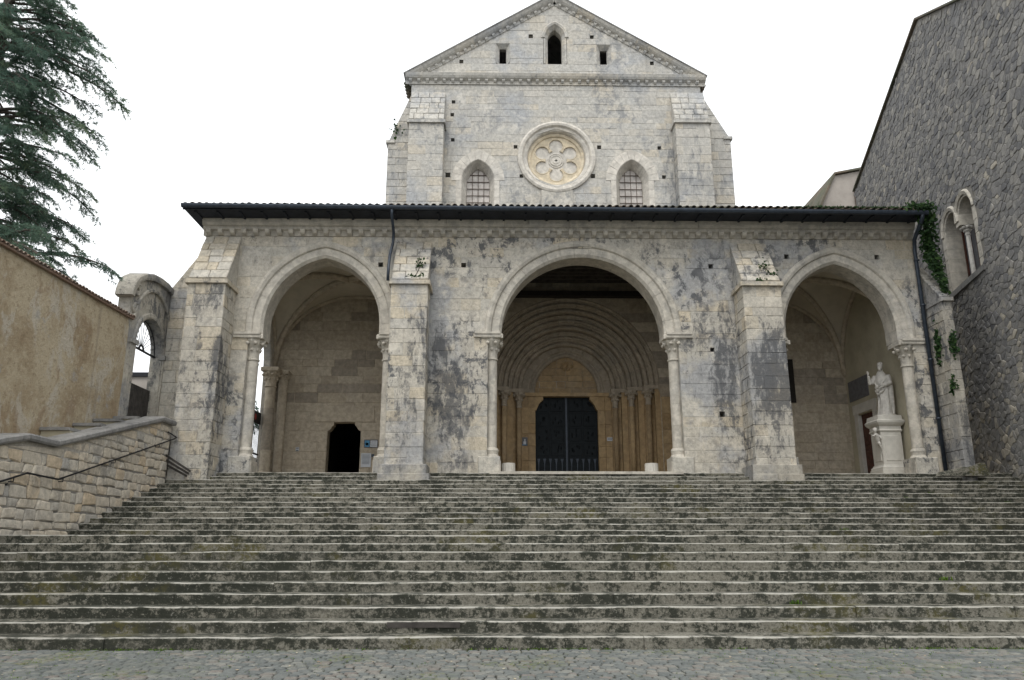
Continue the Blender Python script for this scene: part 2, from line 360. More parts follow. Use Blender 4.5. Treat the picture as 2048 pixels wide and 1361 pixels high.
def masonry(fr, cs, left, right, holes=(), bw=(.5, 1.2), proud=.02, joint=.007, bev=.012, thick=.9, tint=None, jit=.012, put=(), deep=.1):
    core = MB(); blocks = []
    for (z0, z1) in cs:
        zm = (z0 + z1) / 2; spans = [[(left(z0), left(z1)), (right(z0), right(z1))]]
        for h in sorted((h for h in holes if h.z0 - 1e-6 < zm < h.z1 + 1e-6), key=lambda h: h.at(zm)[0]):
            a, b = h.at(z0 + 1e-5), h.at(z1 - 1e-5); new = []
            for (l, r) in spans:
                m = (a[0] + a[1] + b[0] + b[1]) / 4
                if l[0] + l[1] < 2 * m < r[0] + r[1]: new += [[l, (a[0], b[0])], [(a[1], b[1]), r]]
                else: new.append([l, r])
            spans = new
        ph = [q for q in put if z0 <= q[1] < z1]
        for q in ph:
            new = []
            for (l, r) in spans:
                if max(l) < q[0] - q[2] and q[0] + q[2] < min(r):
                    new += [[l, (q[0] - q[2],) * 2], [(q[0] + q[2],) * 2, r]]
                    zt = min(z0 + 2 * q[2], z1 - .02)
                    blocks.append(MB().prism(fr, [(q[0] - q[2], zt), (q[0] + q[2], zt), (q[0] + q[2], z1 - joint), (q[0] - q[2], z1 - joint)], -deep, proud, 0, rnd.random()))
                    core.prism(fr, [(q[0] - q[2], zt), (q[0] + q[2], zt), (q[0] + q[2], z1), (q[0] - q[2], z1)], -thick, 0)
                    core.prism(fr, [(q[0] - q[2], z0), (q[0] + q[2], z0), (q[0] + q[2], zt), (q[0] - q[2], zt)], -thick, -min(.55, thick * .7))
                else: new.append([l, r])
            spans = new
        for (l, r) in spans:
            if max(r) - min(l) < .03 or (r[0] - l[0] < .005 and r[1] - l[1] < .005): continue
            l0, l1, r0, r1 = l[0], l[1], max(r[0], l[0] + .004), max(r[1], l[1] + .004)
            core.prism(fr, [(l0, z0), (r0, z0), (r1, z1), (l1, z1)], -thick, 0)
            xs = []; x = max(l0, l1) + rnd.uniform(*bw) * rnd.uniform(.4, 1)
            end = min(r0, r1)
            while x < end - bw[0] * .45: xs.append(x); x += rnd.uniform(*bw)
            edges = [(l0, l1)] + [(q + rnd.uniform(-jit, jit), q + rnd.uniform(-jit, jit)) for q in xs] + [(r0, r1)]
            for e0, e1 in zip(edges, edges[1:]):
                j = joint
                pl = [(e0[0] + j, z0 + j), (e1[0] - j, z0 + j), (e1[1] - j, z1 - j), (e0[1] + j, z1 - j)]
                if pl[1][0] <= pl[0][0] + .01 and pl[2][0] <= pl[3][0] + .01: continue
                if pl[1][0] < pl[0][0]: pl[0] = pl[1] = ((pl[0][0] + pl[1][0]) / 2, pl[0][1]); pl = [pl[0], pl[2], pl[3]]
                elif pl[2][0] < pl[3][0]: pl[2] = ((pl[2][0] + pl[3][0]) / 2, pl[2][1]); pl = pl[:3]
                pl = [(a + rnd.uniform(-jit, jit) * .35, b + rnd.uniform(-jit, jit) * .35) for a, b in pl]
                blocks.append(MB().prism(fr, pl, -deep, (proud + rnd.uniform(-.008, .01)) if rnd.random() > .05 else .003, bev * rnd.uniform(.7, 2.2), tint((e0[0] + e1[0]) / 2, zm) if tint else rnd.random()))
    return core, blocks
def arcpt(c, zs, w, H, u, d):
    R = archR(w, H); off = R - w; s_ = -1 if u < 0 else 1
    th = (1 - abs(u)) * math.acos(off / (R + d))
    return c + s_ * (-off + (R + d) * math.cos(th)), zs + (R + d) * math.sin(th)
def voussoirs(fr, c, zs, w, H, n, prof, gap=.004, sub=3):
    """prof: closed polygon of (radial offset, outward) points"""
    out = []; us = [-1 + 2 * i / n for i in range(n + 1)]
    for i in range(n):
        a, b = us[i] + gap, us[i + 1] - gap; rows = []; dj = rnd.uniform(-.006, .006)
        ks = [a + (b - a) * q / sub for q in range(sub + 1)]
        if a < 0 < b: ks = sorted(set(ks + [-1e-6, 1e-6]))
        for u in ks:
            row = []
            for d, cc in prof:
                x, z = arcpt(c, zs, w, H, u, d); row.append(fr.p(x, z, cc + dj))
            rows.append(row)
        out.append(MB().rings(rows, rnd.random()))
    return out
# ------------------------------------------------------------------ ground and paving
H_, D1, T1, LAND, T2 = .175, 12.68, .5956, 3.0, .571
def DK(k): return D1 + (k - 1) * T1 if k <= 10 else D1 + 9 * T1 + LAND + (k - 11) * T2
FLOOR = 4.025
def rwx(y): return 18.0 + math.tan(R_(12.2)) * (y - 26.8)      # face of the rubble building
g = MB(); g.add([(-400, -300, -.06), (400, -300, -.06), (400, 500, -.06), (-400, 500, -.06)], [(0, 1, 2, 3)])
g.build('ground', 'ground')['kind'] = 'structure'
pz = MB().box(-13, 16, 3.0, D1 + .3, -.05, -.022).build('piazza_paving', 'joint'); pz['kind'] = 'structure'; ORG[pz.name] = Vector()
cob = []
y = 8.6; row = 0
while y < D1 - .02:
    dy = rnd.uniform(.115, .145); x = -10.5 + rnd.random() * .1
    while x < 11:
        w = rnd.uniform(.11, .2)
        wave = .05 * math.sin(x * 1.7 + row * .25) + .03 * math.sin(x * .6 + 2)
        if y + wave + dy < D1 + .06:
            j = lambda: rnd.uniform(-.012, .012)
            pl = [(x + .008 + j(), y + wave + .007 + j()), (x + w * .5, y + wave + .002 + j() * .6), (x + w - .008 + j(), y + wave + .007 + j()), (x + w - .008 + j(), y + wave + dy - .007 + j()), (x + w * .5, y + wave + dy + j() * .6), (x + .008 + j(), y + wave + dy - .007 + j())]
            hz = rnd.uniform(-.006, .006)
            cob.append(MB().prism(Frame((0, 0, 0), (1, 0, 0), (0, 1, 0)), pl, -.04, hz, .012, rnd.random(), .004))
        x += w
    y += dy; row += 1
pieces(cob, 'sett', 'cobble', pz)

# ------------------------------------------------------------------ the great stair
stair = empty('stone_staircase', (2, D1, 0), 'wide lichen stained stone staircase climbing from the setts to the portico', 'staircase')
slabs = []
for k in range(1, 24):
    y0 = DK(k) if k < 22 else (27.32 if k == 22 else 27.93)
    y1 = (DK(k + 1) if k < 21 else (27.32 if k == 21 else (27.93 if k == 22 else 28.5))) + .06
    zb, zt = (k - 1) * H_ - (.04 if k == 1 else .0), k * H_
    x = -11.45 + rnd.random() * .6 - .6; xe = rwx(y0) + .15
    while x < xe:
        L = rnd.uniform(1.1, 2.6)
        if xe - x - L < .7: L = xe - x
        n = max(3, int(L / .28)); dj = rnd.uniform(-.018, .018); zj = rnd.uniform(-.007, .006); rows = []
        for i in range(n + 1):
            xx = x + .003 + (L - .006) * i / n; a = rnd.uniform(-.008, .008) + dj; b = rnd.uniform(-.005, .003) + zj
            e = .02 if i in (0, n) else 0
            c = rnd.uniform(.012, .03)
            a += .012 * math.sin(xx * .9 + k * 2.1) + .012 * math.sin(xx * 2.3 + k); b += .005 * math.sin(xx * .55 + k * 1.3) + .003 * math.sin(xx * 1.9 + k * 3)
            rows.append([(xx, y0 + a + .012, zb), (xx, y1, zb), (xx, y1, zt + zj * .5), (xx, y0 + a + .16, zt + b * .7), (xx, y0 + a + .06, zt + b * .9), (xx, y0 + a + c + e * .3, zt + b - e * .2), (xx, y0 + a + e * .3, zt + b - c), (xx, y0 + a + e * .3 + .001, zt + b - c - .018), (xx, y0 + a + .008, (zt + zb) / 2)])
        sm = MB().rings(rows, rnd.random()); sm.w = [0, 0, .18, .22, .5, 1, .5, 0, 0] * (n + 1); slabs.append(sm); x += L
pieces(slabs, 'step_slab', 'step', stair)
MB().box(-1.78, -.62, DK(2) - .028, DK(2) + .1, .255, .338).build('repair_strip', 'timber', stair)
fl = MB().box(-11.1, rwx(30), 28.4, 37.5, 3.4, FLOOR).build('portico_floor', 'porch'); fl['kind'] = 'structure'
und = MB().box(-18, 24, 28.6, 60, -.05, 3.39).build('terrace_ground', 'joint'); und['kind'] = 'structure'
MB().box(-.35, 6.5, 27.9, 28.3, 3.98, 4.075, .9).build('threshold', 'arch', stair)

# ------------------------------------------------------------------ portico
YF = 28.2
portico = empty('church_portico', (2.4, YF, FLOOR), 'grey limestone portico with three big arches under a low tiled roof', 'portico')
FF = Frame((0, YF, 0), (1, 0, 0))
ARCH = [(-6.67, 9.15, 2.15, 2.62), (3.1, 9.2, 3.05, 3.05), (12.85, 9.0, 2.1, 2.62)]; STILT = [.4, 0, .42]   # centre, springing, half width, rise
fw = empty('front_wall', (2.4, YF, FLOOR), parent=portico)
core, bl = masonry(FF, courses(FLOOR, 13.0, .33, .52, [9.0, 9.2]), lambda z: -11.1, lambda z: 15.98,
    [q for (c, zs, w, H), st in zip(ARCH, STILT) for q in (archhole(c, zs + .001, zs + st, w, H, .45), rect(c - w - .5, c + w + .5, FLOOR - 1, zs))], (.5, 1.35), .008, .0035, .008, 1.0,
    put=[(-4.55, 12.1, .09), (-1.4, 11.9, .09), (8.05, 12.0, .09), (8.1, 6.4, .1), (11.0, 12.35, .09), (14.5, 12.2, .09), (7.9, 8.9, .08)])
core.build('masonry_core', 'facade', fw); pieces(bl, 'stone_block', 'facade', fw)
VP = [(0, -1.0), (0, -.12), (.10, -.03), (.36, -.03), (.40, .05), (.50, .09), (.60, .065), (.66, -.02), (.66, -.3), (.5, -1.0)]
def leafcap(c, r0, r1, z0, z1, face=None):
    m = MB(); h = z1 - z0
    m.lathe(c, [(r0, z0), (r0 * 1.18, z0 + .03), (r0 * 1.18, z0 + .07), (r0 * 1.02, z0 + .09), (r0 * 1.05, z0 + h * .35), (r0 * 1.22, z0 + h * .6), (r1, z0 + h * .9), (r1 * 1.02, z1)], 24, .6,
            mod=lambda q, z: 1 + (.10 * math.cos(8 * q) * max(0, (z - z0 - h * .2) / h) if z > z0 + .1 else 0))
    for i in range(8):
        q = math.pi / 4 * i + math.pi / 8; zz = z0 + h * .80; rr = r1 * .98
        m.lathe((c[0] + math.cos(q) * rr, c[1] + math.sin(q) * rr, zz), [(.01, -.07), (.055, -.045), (.075, 0), (.055, .045), (.01, .07)], 8, .7)
        zz = z0 + h * .52; rr = r0 * 1.2; q += math.pi / 8
        m.lathe((c[0] + math.cos(q) * rr, c[1] + math.sin(q) * rr, zz), [(.01, -.06), (.045, -.04), (.06, 0), (.045, .04), (.01, .06)], 8, .4)
    return m
def column(parent, x, y, r, z0, zs, mat='arch', capm='arch', cap_h=.8, base=1.0, ab=.42):
    c = empty('column', (x, y, z0), parent=parent)
    b = MB(); b.box(x - r * 1.75, x + r * 1.75, y - r * 1.75, y + r * 1.75, z0 - .1, z0 + .45 * base, .5)
    b.lathe((x, y, 0), [(r * 1.6, z0 + .45 * base), (r * 1.65, z0 + .52 * base), (r * 1.5, z0 + .62 * base), (r * 1.25, z0 + .70 * base), (r * 1.3, z0 + .78 * base), (r * 1.38, z0 + .84 * base), (r * 1.2, z0 + .92 * base), (r, z0 + .95 * base)], 24, .6)
    b.build('column_base', mat, c)
    zb, zt = z0 + .95 * base, zs - cap_h - .2
    n = 4; pr = []
    for i in range(n):
        a, q = zb + (zt - zb) * i / n, zb + (zt - zb) * (i + 1) / n
        d = MB().lathe((x, y, 0), [(r * .985, a + .002), (r, a + .012), (r, q - .012), (r * .985, q - .002)], 22, rnd.random()); d.build('drum', mat, c, False)
    leafcap((x, y, 0), r, ab * .92, zt, zs - .2).build('capital', capm, c)
    MB().prism(Frame((0, 0, 0), (1, 0, 0), (0, 1, 0)), [(x - ab, y - ab), (x + ab, y - ab), (x + ab, y + ab), (x - ab, y + ab)], zs - .2, zs - .03, .03, .6).build('abacus', mat, c)
    return c
for i, (c, zs, w, H) in enumerate(ARCH):
    ar = empty('arch', (c, YF, zs), parent=portico)
    for m in voussoirs(FF, c, zs + STILT[i], w, H, 19 if i == 1 else 15, VP, .0007, 5): m.build('voussoir', 'arch', ar)
    if STILT[i]:
        for s_ in (-1, 1): MB().rings([[FF.p(c + s_ * (w + d), z, cc) for d, cc in VP] for z in (zs, zs + STILT[i] - .004)], .5).build('springer', 'arch', ar)
    for s_ in (-1, 1):
        x = c + s_ * (w + .27)
        column(portico, x + s_ * .09, YF + .36, .205, FLOOR, zs)
        q0, q1 = sorted((x + s_ * .75, x - s_ * .25))
        im = MB(); im.fbox(FF, q0, q1, zs - .17, zs - .06, -.98, .10, .6); im.fbox(FF, q0 + .03, q1 - .03, zs - .058, zs + .03, -.96, .14, .6)
        im.build('impost', 'arch', ar)
        pl = MB(); q0, q1 = sorted((x + s_ * .55, x - s_ * .24)); pl.prism(FF, [(q0, 3.9), (q1, 3.9), (q1, 4.62), (q0, 4.62)], -.9, .07, .03, .5); pl.build('pier_plinth', 'facade', ar)
# buttresses
def buttress(parent, x0, x1, yf, yw, zb, zl, zt, mat, plinth=True, bw=(.45, .95), lo=.33, hi=.5, faces='flr', led=.085, wm=None):
    b = empty('buttress', ((x0 + x1) / 2, yf, zb), parent=parent)
    dp = yw - yf; cs = courses(zb, zl, lo, hi); allb = []
    MB().box(x0 + .02, x1 - .02, yf + .02, yw + .05, zb, zl).build('masonry_core', mat, b)
    _, q = masonry(Frame((0, yf + .02, 0), (1, 0, 0)), cs, lambda z: x0, lambda z: x1, (), bw, .011, .0035, .012, .1, deep=.015); allb += q
    _, q = masonry(Frame((x0 + .02, 0, 0), (0, -1, 0)), cs, lambda z: -yw, lambda z: -yf - .004, (), (.4, .9), .02, .006, .012, .1, deep=.015); allb += q
    _, q = masonry(Frame((x1 - .02, 0, 0), (0, 1, 0)), cs, lambda z: yf + .004, lambda z: yw, (), (.4, .9), .02, .006, .012, .1, deep=.015); allb += q
    pieces(allb, 'stone_block', mat, b, 160)
    L = math.hypot(dp, zt - zl); fr = Frame((0, yf - .03, zl + .05), (1, 0, 0), (0, dp + .03, zt - zl - .05))
    w_ = MB().add([(x0 + .02, yf + .03, zl), (x1 - .02, yf + .03, zl), (x1 - .02, yw + .05, zl), (x0 + .02, yw + .05, zl), (x0 + .02, yw + .05, zt), (x1 - .02, yw + .05, zt)], [(0, 1, 5, 4), (1, 2, 5), (0, 4, 3), (0, 3, 2, 1), (2, 3, 4, 5)]); w_.build('weathering_core', mat, b)
    _, q = masonry(fr, courses(.12, L, .34, .5), lambda z: x0 - .01, lambda z: x1 + .01, (), (.35, .75), .02, .008, .015, .1, deep=.05)
    for m in q: m.build('weathering_slab', wm or mat, b)
    lg = MB(); lg.prism(Frame((x0 - led, 0, 0), (0, 0, 1), (0, 1, 0)) if 0 else Frame((0, yf, 0), (1, 0, 0)), [(x0 - led, zl - .07), (x1 + led, zl - .07), (x1 + led, zl + .09), (x0 - led, zl + .09)], -dp, .10, .035, .7)
    lg.build('drip_ledge', wm or mat, b)
    if plinth:
        pb = MB(); pb.prism(Frame((0, yf, 0), (1, 0, 0)), [(x0 - .16, zb), (x1 + .14, zb), (x1 + .14, zb + .62), (x0 - .16, zb + .62)], -dp * .95, .14, .04, .4); pb.build('plinth', 'gate', b)
        pb = MB()
        for q in range(2): pb.prism(Frame((0, yf, 0), (1, 0, 0)), [(x0 - .19 + q * .9, zb - .05), (x0 - .19 + q * .9 + .86, zb - .05), (x0 - .19 + q * .9 + .86, zb + .3), (x0 - .19 + q * .9, zb + .3)], -.6, .17, .03, .3 + .4 * q)
        pb.build('plinth_course', 'gate', b)
    return b
B1 = buttress(portico, -11.25, -9.9, 27.0, YF, 3.6, 10.75, 12.95, 'facade', False)
B2 = buttress(portico, -3.95, -2.62, 27.0, YF, 3.6, 10.75, 12.8, 'facade')
B3 = buttress(portico, 8.82, 10.22, 27.0, YF, 3.6, 10.75, 12.8, 'facade')
B4 = buttress(portico, 16.05, 16.42, 27.0, 28.6, 3.6, 10.2, 12.0, 'gate', False, led=.05)
# side buttress at the west corner with its slope falling to the left
sb = empty('side_buttress', (-11.7, 28.6, 3.6), parent=portico)
MB().add([(-12.35, 28.25, 3.5), (-11.0, 28.25, 3.5), (-11.0, 29.3, 3.5), (-12.35, 29.3, 3.5), (-12.35, 28.25, 10.9), (-11.0, 28.25, 12.9), (-11.0, 29.3, 12.9), (-12.35, 29.3, 10.9)],
         [(3, 2, 1, 0), (4, 5, 6, 7), (0, 1, 5, 4), (2, 3, 7, 6), (0, 4, 7, 3), (1, 2, 6, 5)]).build('masonry_core', 'facade', sb)
_, q = masonry(Frame((0, 28.25, 0), (1, 0, 0)), courses(3.5, 12.9, .34, .5, [10.9]), lambda z: -12.35 if z < 10.9 else -12.35 + (z - 10.9) * .675, lambda z: -11.1, (), (.5, .9), .02, .006, .012, .1, deep=.015)
pieces(q, 'stone_block', 'facade', sb)
# cornice and corbels
cor = []
x = -11.35
while x < 15.95:
    L = min(rnd.uniform(.9, 1.7), 15.98 - x)
    if 15.98 - x - L < .4: L = 15.98 - x
    pr = [(.0, 13.0), (-.05, 13.0), (-.05, 13.2), (-.14, 13.24), (-.17, 13.33), (-.24, 13.36), (-.30, 13.45), (-.33, 13.60), (.0, 13.60)]
    dj = rnd.uniform(-.01, .008)
    cor.append(MB().rings([[(xx, YF + q[0] + dj, q[1]) for q in pr] for xx in (x + .004, x + L - .004)], rnd.random())); x += L
pieces(cor, 'cornice_block', 'arch', portico)
MB().box(-11.3, 15.98, YF, YF + .95, 12.99, 13.6).build('wall_head', 'mortar', portico)
cb = MB().rings([[(xx, q[0], q[1]) for q in [(0, 0), (-.22, 0), (-.22, -.07), (-.17, -.15), (-.06, -.20), (0, -.21)]] for xx in (-.085, .085)], .6)
clones(cb, 'corbel', 'arch', portico, [((-11.1 + .445 * i, YF - .05, 13.215), 0, 1) for i in range(61)])
# roof: solid lean-to, gutter, eave tiles
rf = empty('portico_roof', (2.3, 31, 13.6), parent=portico)
rr = [(27.06, 13.60), (34.7, 13.60), (34.7, 16.55), (27.06, 13.74)]
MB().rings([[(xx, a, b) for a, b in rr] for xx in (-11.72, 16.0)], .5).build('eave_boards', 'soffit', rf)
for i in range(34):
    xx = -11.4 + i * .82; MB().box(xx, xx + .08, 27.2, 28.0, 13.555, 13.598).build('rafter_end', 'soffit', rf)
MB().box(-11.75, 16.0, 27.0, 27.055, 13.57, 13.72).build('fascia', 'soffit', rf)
gt = [(27.0 - .0, 13.72), (26.985, 13.66), (26.94, 13.60), (26.88, 13.585), (26.83, 13.61), (26.80, 13.67), (26.795, 13.73), (26.81, 13.73), (26.83, 13.68), (26.88, 13.62), (26.94, 13.63), (26.98, 13.72)]
MB().rings([[(xx, a, b - (xx + 11.75) * .004) for a, b in gt] for xx in (-11.75, 15.95)], .5).build('gutter', 'metal', rf)
sl = math.atan2(16.55 - 13.74, 34.7 - 27.06)
def tilemesh(L, r0, r1, th=.018, seg=7):
    rows = []
    for (yy, r, dz) in ((0, r0, .0), (L, r1, -.02)):
        o = [(math.cos(q) * r, yy, math.sin(q) * r * .8 + dz) for q in [math.pi * i / seg for i in range(seg + 1)]]
        n_ = [(math.cos(q) * (r - th), yy, math.sin(q) * (r - th) * .8 + dz) for q in [math.pi * (seg - i) / seg for i in range(seg + 1)]]
        rows.append(o + n_)
    return rows
def roof_tiles(parent, x0, x1, y0, z0, slope, nrow, pitch, mat, name='roof_tile', ind=2):
    rest = MB(); c_, s_ = math.cos(slope), math.sin(slope); lst = []
    n = int((x1 - x0) / pitch)
    for j in range(nrow):
        for i in range(n + 1):
            xx = x0 + i * pitch + rnd.uniform(-.012, .012); dz = rnd.uniform(-.008, .012); dy = rnd.uniform(-.03, .02)
            rows = [[(xx + a, y0 + (b + j * .36 + dy) * c_ - (d + dz) * s_, z0 + (b + j * .36 + dy) * s_ + (d + dz) * c_) for a, b, d in r] for r in tilemesh(.42, .095, .078)]
            m = MB().rings(rows, rnd.random())
            lst.append(m) if j < ind else rest.merge(m)
    pieces(lst, name, mat, parent)
    if rest.v: rest.build(name + '_rest', mat, parent, False, 'stuff')
roof_tiles(rf, -11.65, 15.95, 26.96, 13.755, sl, 21, .262, 'tile')
# downpipes
dp = MB(); dp.tube([(-4.02, 26.88, 13.66), (-4.02, 26.95, 13.35), (-4.02, 27.6, 12.95), (-4.05, 27.75, 12.6), (-4.08, 27.3, 11.9), (-4.06, 26.95, 11.35), (-4.06, 26.9, 10.8)], .055, 10); dp.build('downpipe', 'metal', portico, True)
dp = MB(); dp.tube([(15.75, 26.88, 13.6), (15.75, 26.95, 13.35), (15.88, 27.9, 12.9), (15.9, 28.02, 12.5), (15.92, 28.02, 4.06)], .075, 10)
for z in (6, 8.2, 10.3, 12.1): dp.lathe((15.92, 28.02, z), [(.075, -.04), (.10, -.03), (.10, .03), (.075, .04)], 10)
dp.build('downpipe', 'metal', portico, True)
# ---- porch interior: side walls, vaults
def hx(t, w, H):                       # rise of a pointed arch at offset t from its axis
    R = archR(w, H); off = R - w; t = min(abs(t), w); return math.sqrt(max(0, R * R - (off + t) ** 2))
def vault(name, x0, x1, y0, y1, zs, H):
    cx_, cy_, wx, wy = (x0 + x1) / 2, (y0 + y1) / 2, (x1 - x0) / 2, (y1 - y0) / 2; n = 36; m = MB(); vs = []
    zf = lambda x, y: zs + max(hx(x - cx_, wx, H), hx(y - cy_, wy, H))
    for i in range(n + 1):
        for j in range(n + 1):
            x = x0 + (x1 - x0) * i / n; y = y0 + (y1 - y0) * j / n; vs.append((x, y, zf(x, y)))
    fs = [(i * (n + 1) + j, i * (n + 1) + j + 1, (i + 1) * (n + 1) + j + 1, (i + 1) * (n + 1) + j) for i in range(n) for j in range(n)]
    v = empty('rib_vault', (cx_, cy_, zs), parent=portico)
    m.add(vs, fs); m.build('vault_web', 'vault', v, True)
    for sx in (-1, 1):
        for sy in (-1, 1):
            pts = [(cx_ + sx * wx * (1 - t), cy_ + sy * wy * (1 - t), zs - .25 + .2 + max(hx(wx * (1 - t), wx, H), hx(wy * (1 - t), wy, H))) for t in [q / 18 for q in range(19)]]
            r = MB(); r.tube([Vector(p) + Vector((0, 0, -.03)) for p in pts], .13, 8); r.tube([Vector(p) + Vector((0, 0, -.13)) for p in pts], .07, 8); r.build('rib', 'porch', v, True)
    for yy in (y1 - .06,):
        r = MB(); r.tube([(cx_ + wx * t, yy, zs + hx(wx * t, wx, H) - .03) for t in [q / 20 - 1 for q in range(41)]], .11, 8); r.build('wall_rib', 'porch', v, True)
    for xx in (x0 + .06, x1 - .06):
        r = MB(); r.tube([(xx, cy_ + wy * t, zs + hx(wy * t, wy, H) - .03) for t in [q / 20 - 1 for q in range(41)]], .11, 8); r.build('wall_rib', 'porch', v, True)
    return v
vault('v', -10.2, -2.7, 29.15, 34.6, 9.1, 3.55)
vault('v', 8.9, 15.65, 29.15, 34.6, 9.1, 3.55)
def lunette(x, dirx):
    m = MB(); n = 24; wy = (34.6 - 29.15) / 2; cy_ = (34.6 + 29.15) / 2
    for a in range(n):
        ys = [cy_ - wy + 2 * wy * q / n for q in (a, a + 1)]
        zz = [9.1 + hx(q - cy_, wy, 3.55) for q in ys]
        m.rings([[(x + k, ys[0], zz[0]), (x + k, ys[1], zz[1]), (x + k, ys[1], 13.62), (x + k, ys[0], 13.62)] for k in (-.2, .2)], .5)
    m.build('transverse_arch_wall', 'porch', portico)
lunette(-2.5, 1); lunette(8.7, -1)
cl = MB(); cl.add([(-2.4, 29.1, 13.15), (8.6, 29.1, 13.15), (8.6, 34.7, 13.5), (-2.4, 34.7, 13.5)], [(0, 1, 2, 3)]); cl.build('porch_ceiling', 'vault', portico)
for i in range(9):
    yy = 29.6 + i * .58; MB().box(-2.3, 8.5, yy, yy + .12, 13.0 + i * .036, 13.14 + i * .036).build('ceiling_joist', 'timber', portico)
MB().box(-2.3, 8.5, 34.12, 34.5, 12.6, 12.84).build('tie_beam', 'beam', portico)
# left side wall with an open arch and iron gate
lw = empty('side_wall', (-10.7, 31.5, FLOOR), parent=portico)
FL = Frame((-10.2, 0, 0), (0, 1, 0))
core, bl = masonry(FL, courses(FLOOR, 13.0, .34, .5, [9.1]), lambda z: 29.2, lambda z: 34.58, [archhole(31.75, FLOOR - 1, 9.1, 2.35, 2.6, .3, 2.4)], (.5, 1.1), .015, .006, .012, .28)
core.build('masonry_core', 'mortar', lw); pieces(bl, 'stone_block', 'arch', lw)
for m in voussoirs(FL, 31.75, 9.1, 2.35, 2.6, 17, [(0, -.29), (0, 0), (.05, .05), (.42, .05), (.45, 0), (.45, -.29)], .001): m.build('voussoir', 'arch', lw)
column(portico, -9.99, 33.78, .22, FLOOR, 9.1, 'porch', 'porch', .7, .6, .38)
column(portico, -9.60, 34.32, .20, FLOOR, 9.1, 'porch', 'porch', .25, .6, .26)
# right side wall (plastered) with a door
rw = empty('side_wall', (15.8, 31.5, FLOOR), parent=portico)
FR = Frame((15.65, 0, 0), (0, -1, 0))
m = MB()
for a0, a1, b0, b1 in [(-34.6, -33.72, FLOOR, 13.4), (-33.72, -32.3, 7.05, 13.4), (-32.3, -28.3, FLOOR, 13.4)]: m.fbox(FR, a0, a1, b0, b1, -.33, 0)
m.build('rendered_wall', 'cream', rw)
m = MB(); m.fbox(FR, -34.02, -33.70, FLOOR, 7.1, -.2, .05); m.fbox(FR, -32.32, -32.0, FLOOR, 7.1, -.2, .05); m.fbox(FR, -34.1, -31.95, 7.1, 7.5, -.2, .06); m.build('door_surround', 'pedestal', rw)
d = empty('side_door', (15.8, 33, FLOOR), parent=rw)
for a in (-33.70, -33.0):
    m = MB(); m.fbox(FR, a + .005, a + .675, FLOOR, 7.04, -.2, -.12)
    for z in (4.3, 5.7): m.prism(FR, [(a + .1, z), (a + .58, z), (a + .58, z + 1.15), (a + .1, z + 1.15)], -.13, -.09, .02)
    m.build('door_leaf', 'wood', d)
MB().fbox(FR, -34.35, -32.5, 7.72, 8.62, 0, .03).build('wall_plaque', 'panelgrey', rw)

# ------------------------------------------------------------------ church behind
YC = 34.6
church = empty('abbey_church', (2.7, YC, FLOOR), 'tall limestone church front with gable and rose window behind the portico roof', 'church')
FC = Frame((0, YC, 0), (1, 0, 0))
cw = empty('porch_back_wall', (2.7, YC, FLOOR), parent=church)
PX, PZ = 3.1, 8.55
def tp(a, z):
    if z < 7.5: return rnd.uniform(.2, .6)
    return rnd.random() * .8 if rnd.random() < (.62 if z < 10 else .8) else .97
core, bl = masonry(FC, courses(FLOOR, 13.6, .34, .5, [6.83, 8.55]), lambda z: -10.42, lambda z: 15.8,
    [archhole(PX, FLOOR - 1, PZ, 4.12, 4.12, -.02), rect(-7.59, -6.12, FLOOR - 1, 6.83)], (.55, 1.3), .014, .005, .01, .5, tint=tp)
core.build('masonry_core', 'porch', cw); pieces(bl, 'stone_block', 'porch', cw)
# small door with shouldered lintel, leading into the dark nave
sd_ = empty('small_doorway', (-6.85, YC, FLOOR), parent=church)
for s_, xe in ((1, -7.59), (-1, -6.12)):
    m = MB(); m.prism(FC, [(xe, 6.83), (xe, 6.45), (xe + s_ * .09, 6.47), (xe + s_ * .16, 6.56), (xe + s_ * .20, 6.66), (xe + s_ * .26, 6.68), (xe + s_ * .28, 6.83)][::s_ * -1 if s_ > 0 else 1], -.45, .02, 0, .5); m.build('shoulder_bracket', 'porch', sd_)
m = MB()
for a0, a1, b0, b1 in [(-8.4, -7.6, 4, 6.84), (-6.11, -5.4, 4, 6.84)]: pass
MB().prism(FC, [(-8.15, 6.84), (-5.55, 6.84), (-5.55, 7.55), (-8.15, 7.55)], -.3, .045, .015, .45).build('lintel', 'porch', sd_)
nv = MB()
nv.box(-10.6, 15.8, 36.9, 37.2, 3.4, 14).build('inner_wall', 'void', church) if False else None
# nave shell so that openings look into a dark interior
sh = MB(); sh.box(-10.4, -10.0, 35.1, 60, 3.4, 14); sh.box(15.4, 15.8, 35.1, 60, 3.4, 14); sh.box(-10.6, 15.8, 59.6, 60, 3.4, 24.2); sh.box(-10.4, 15.8, 34.7, 60, 14.0, 14.2)
sh.box(-4.4, -4.0, 35.2, 60, 14.2, 24.2); sh.box(9.6, 10.0, 35.2, 60, 14.2, 24.2); sh.box(-10.6, 15.8, 36.5, 60, 3.4, 4.0); sh.build('nave_walls', 'church', church)
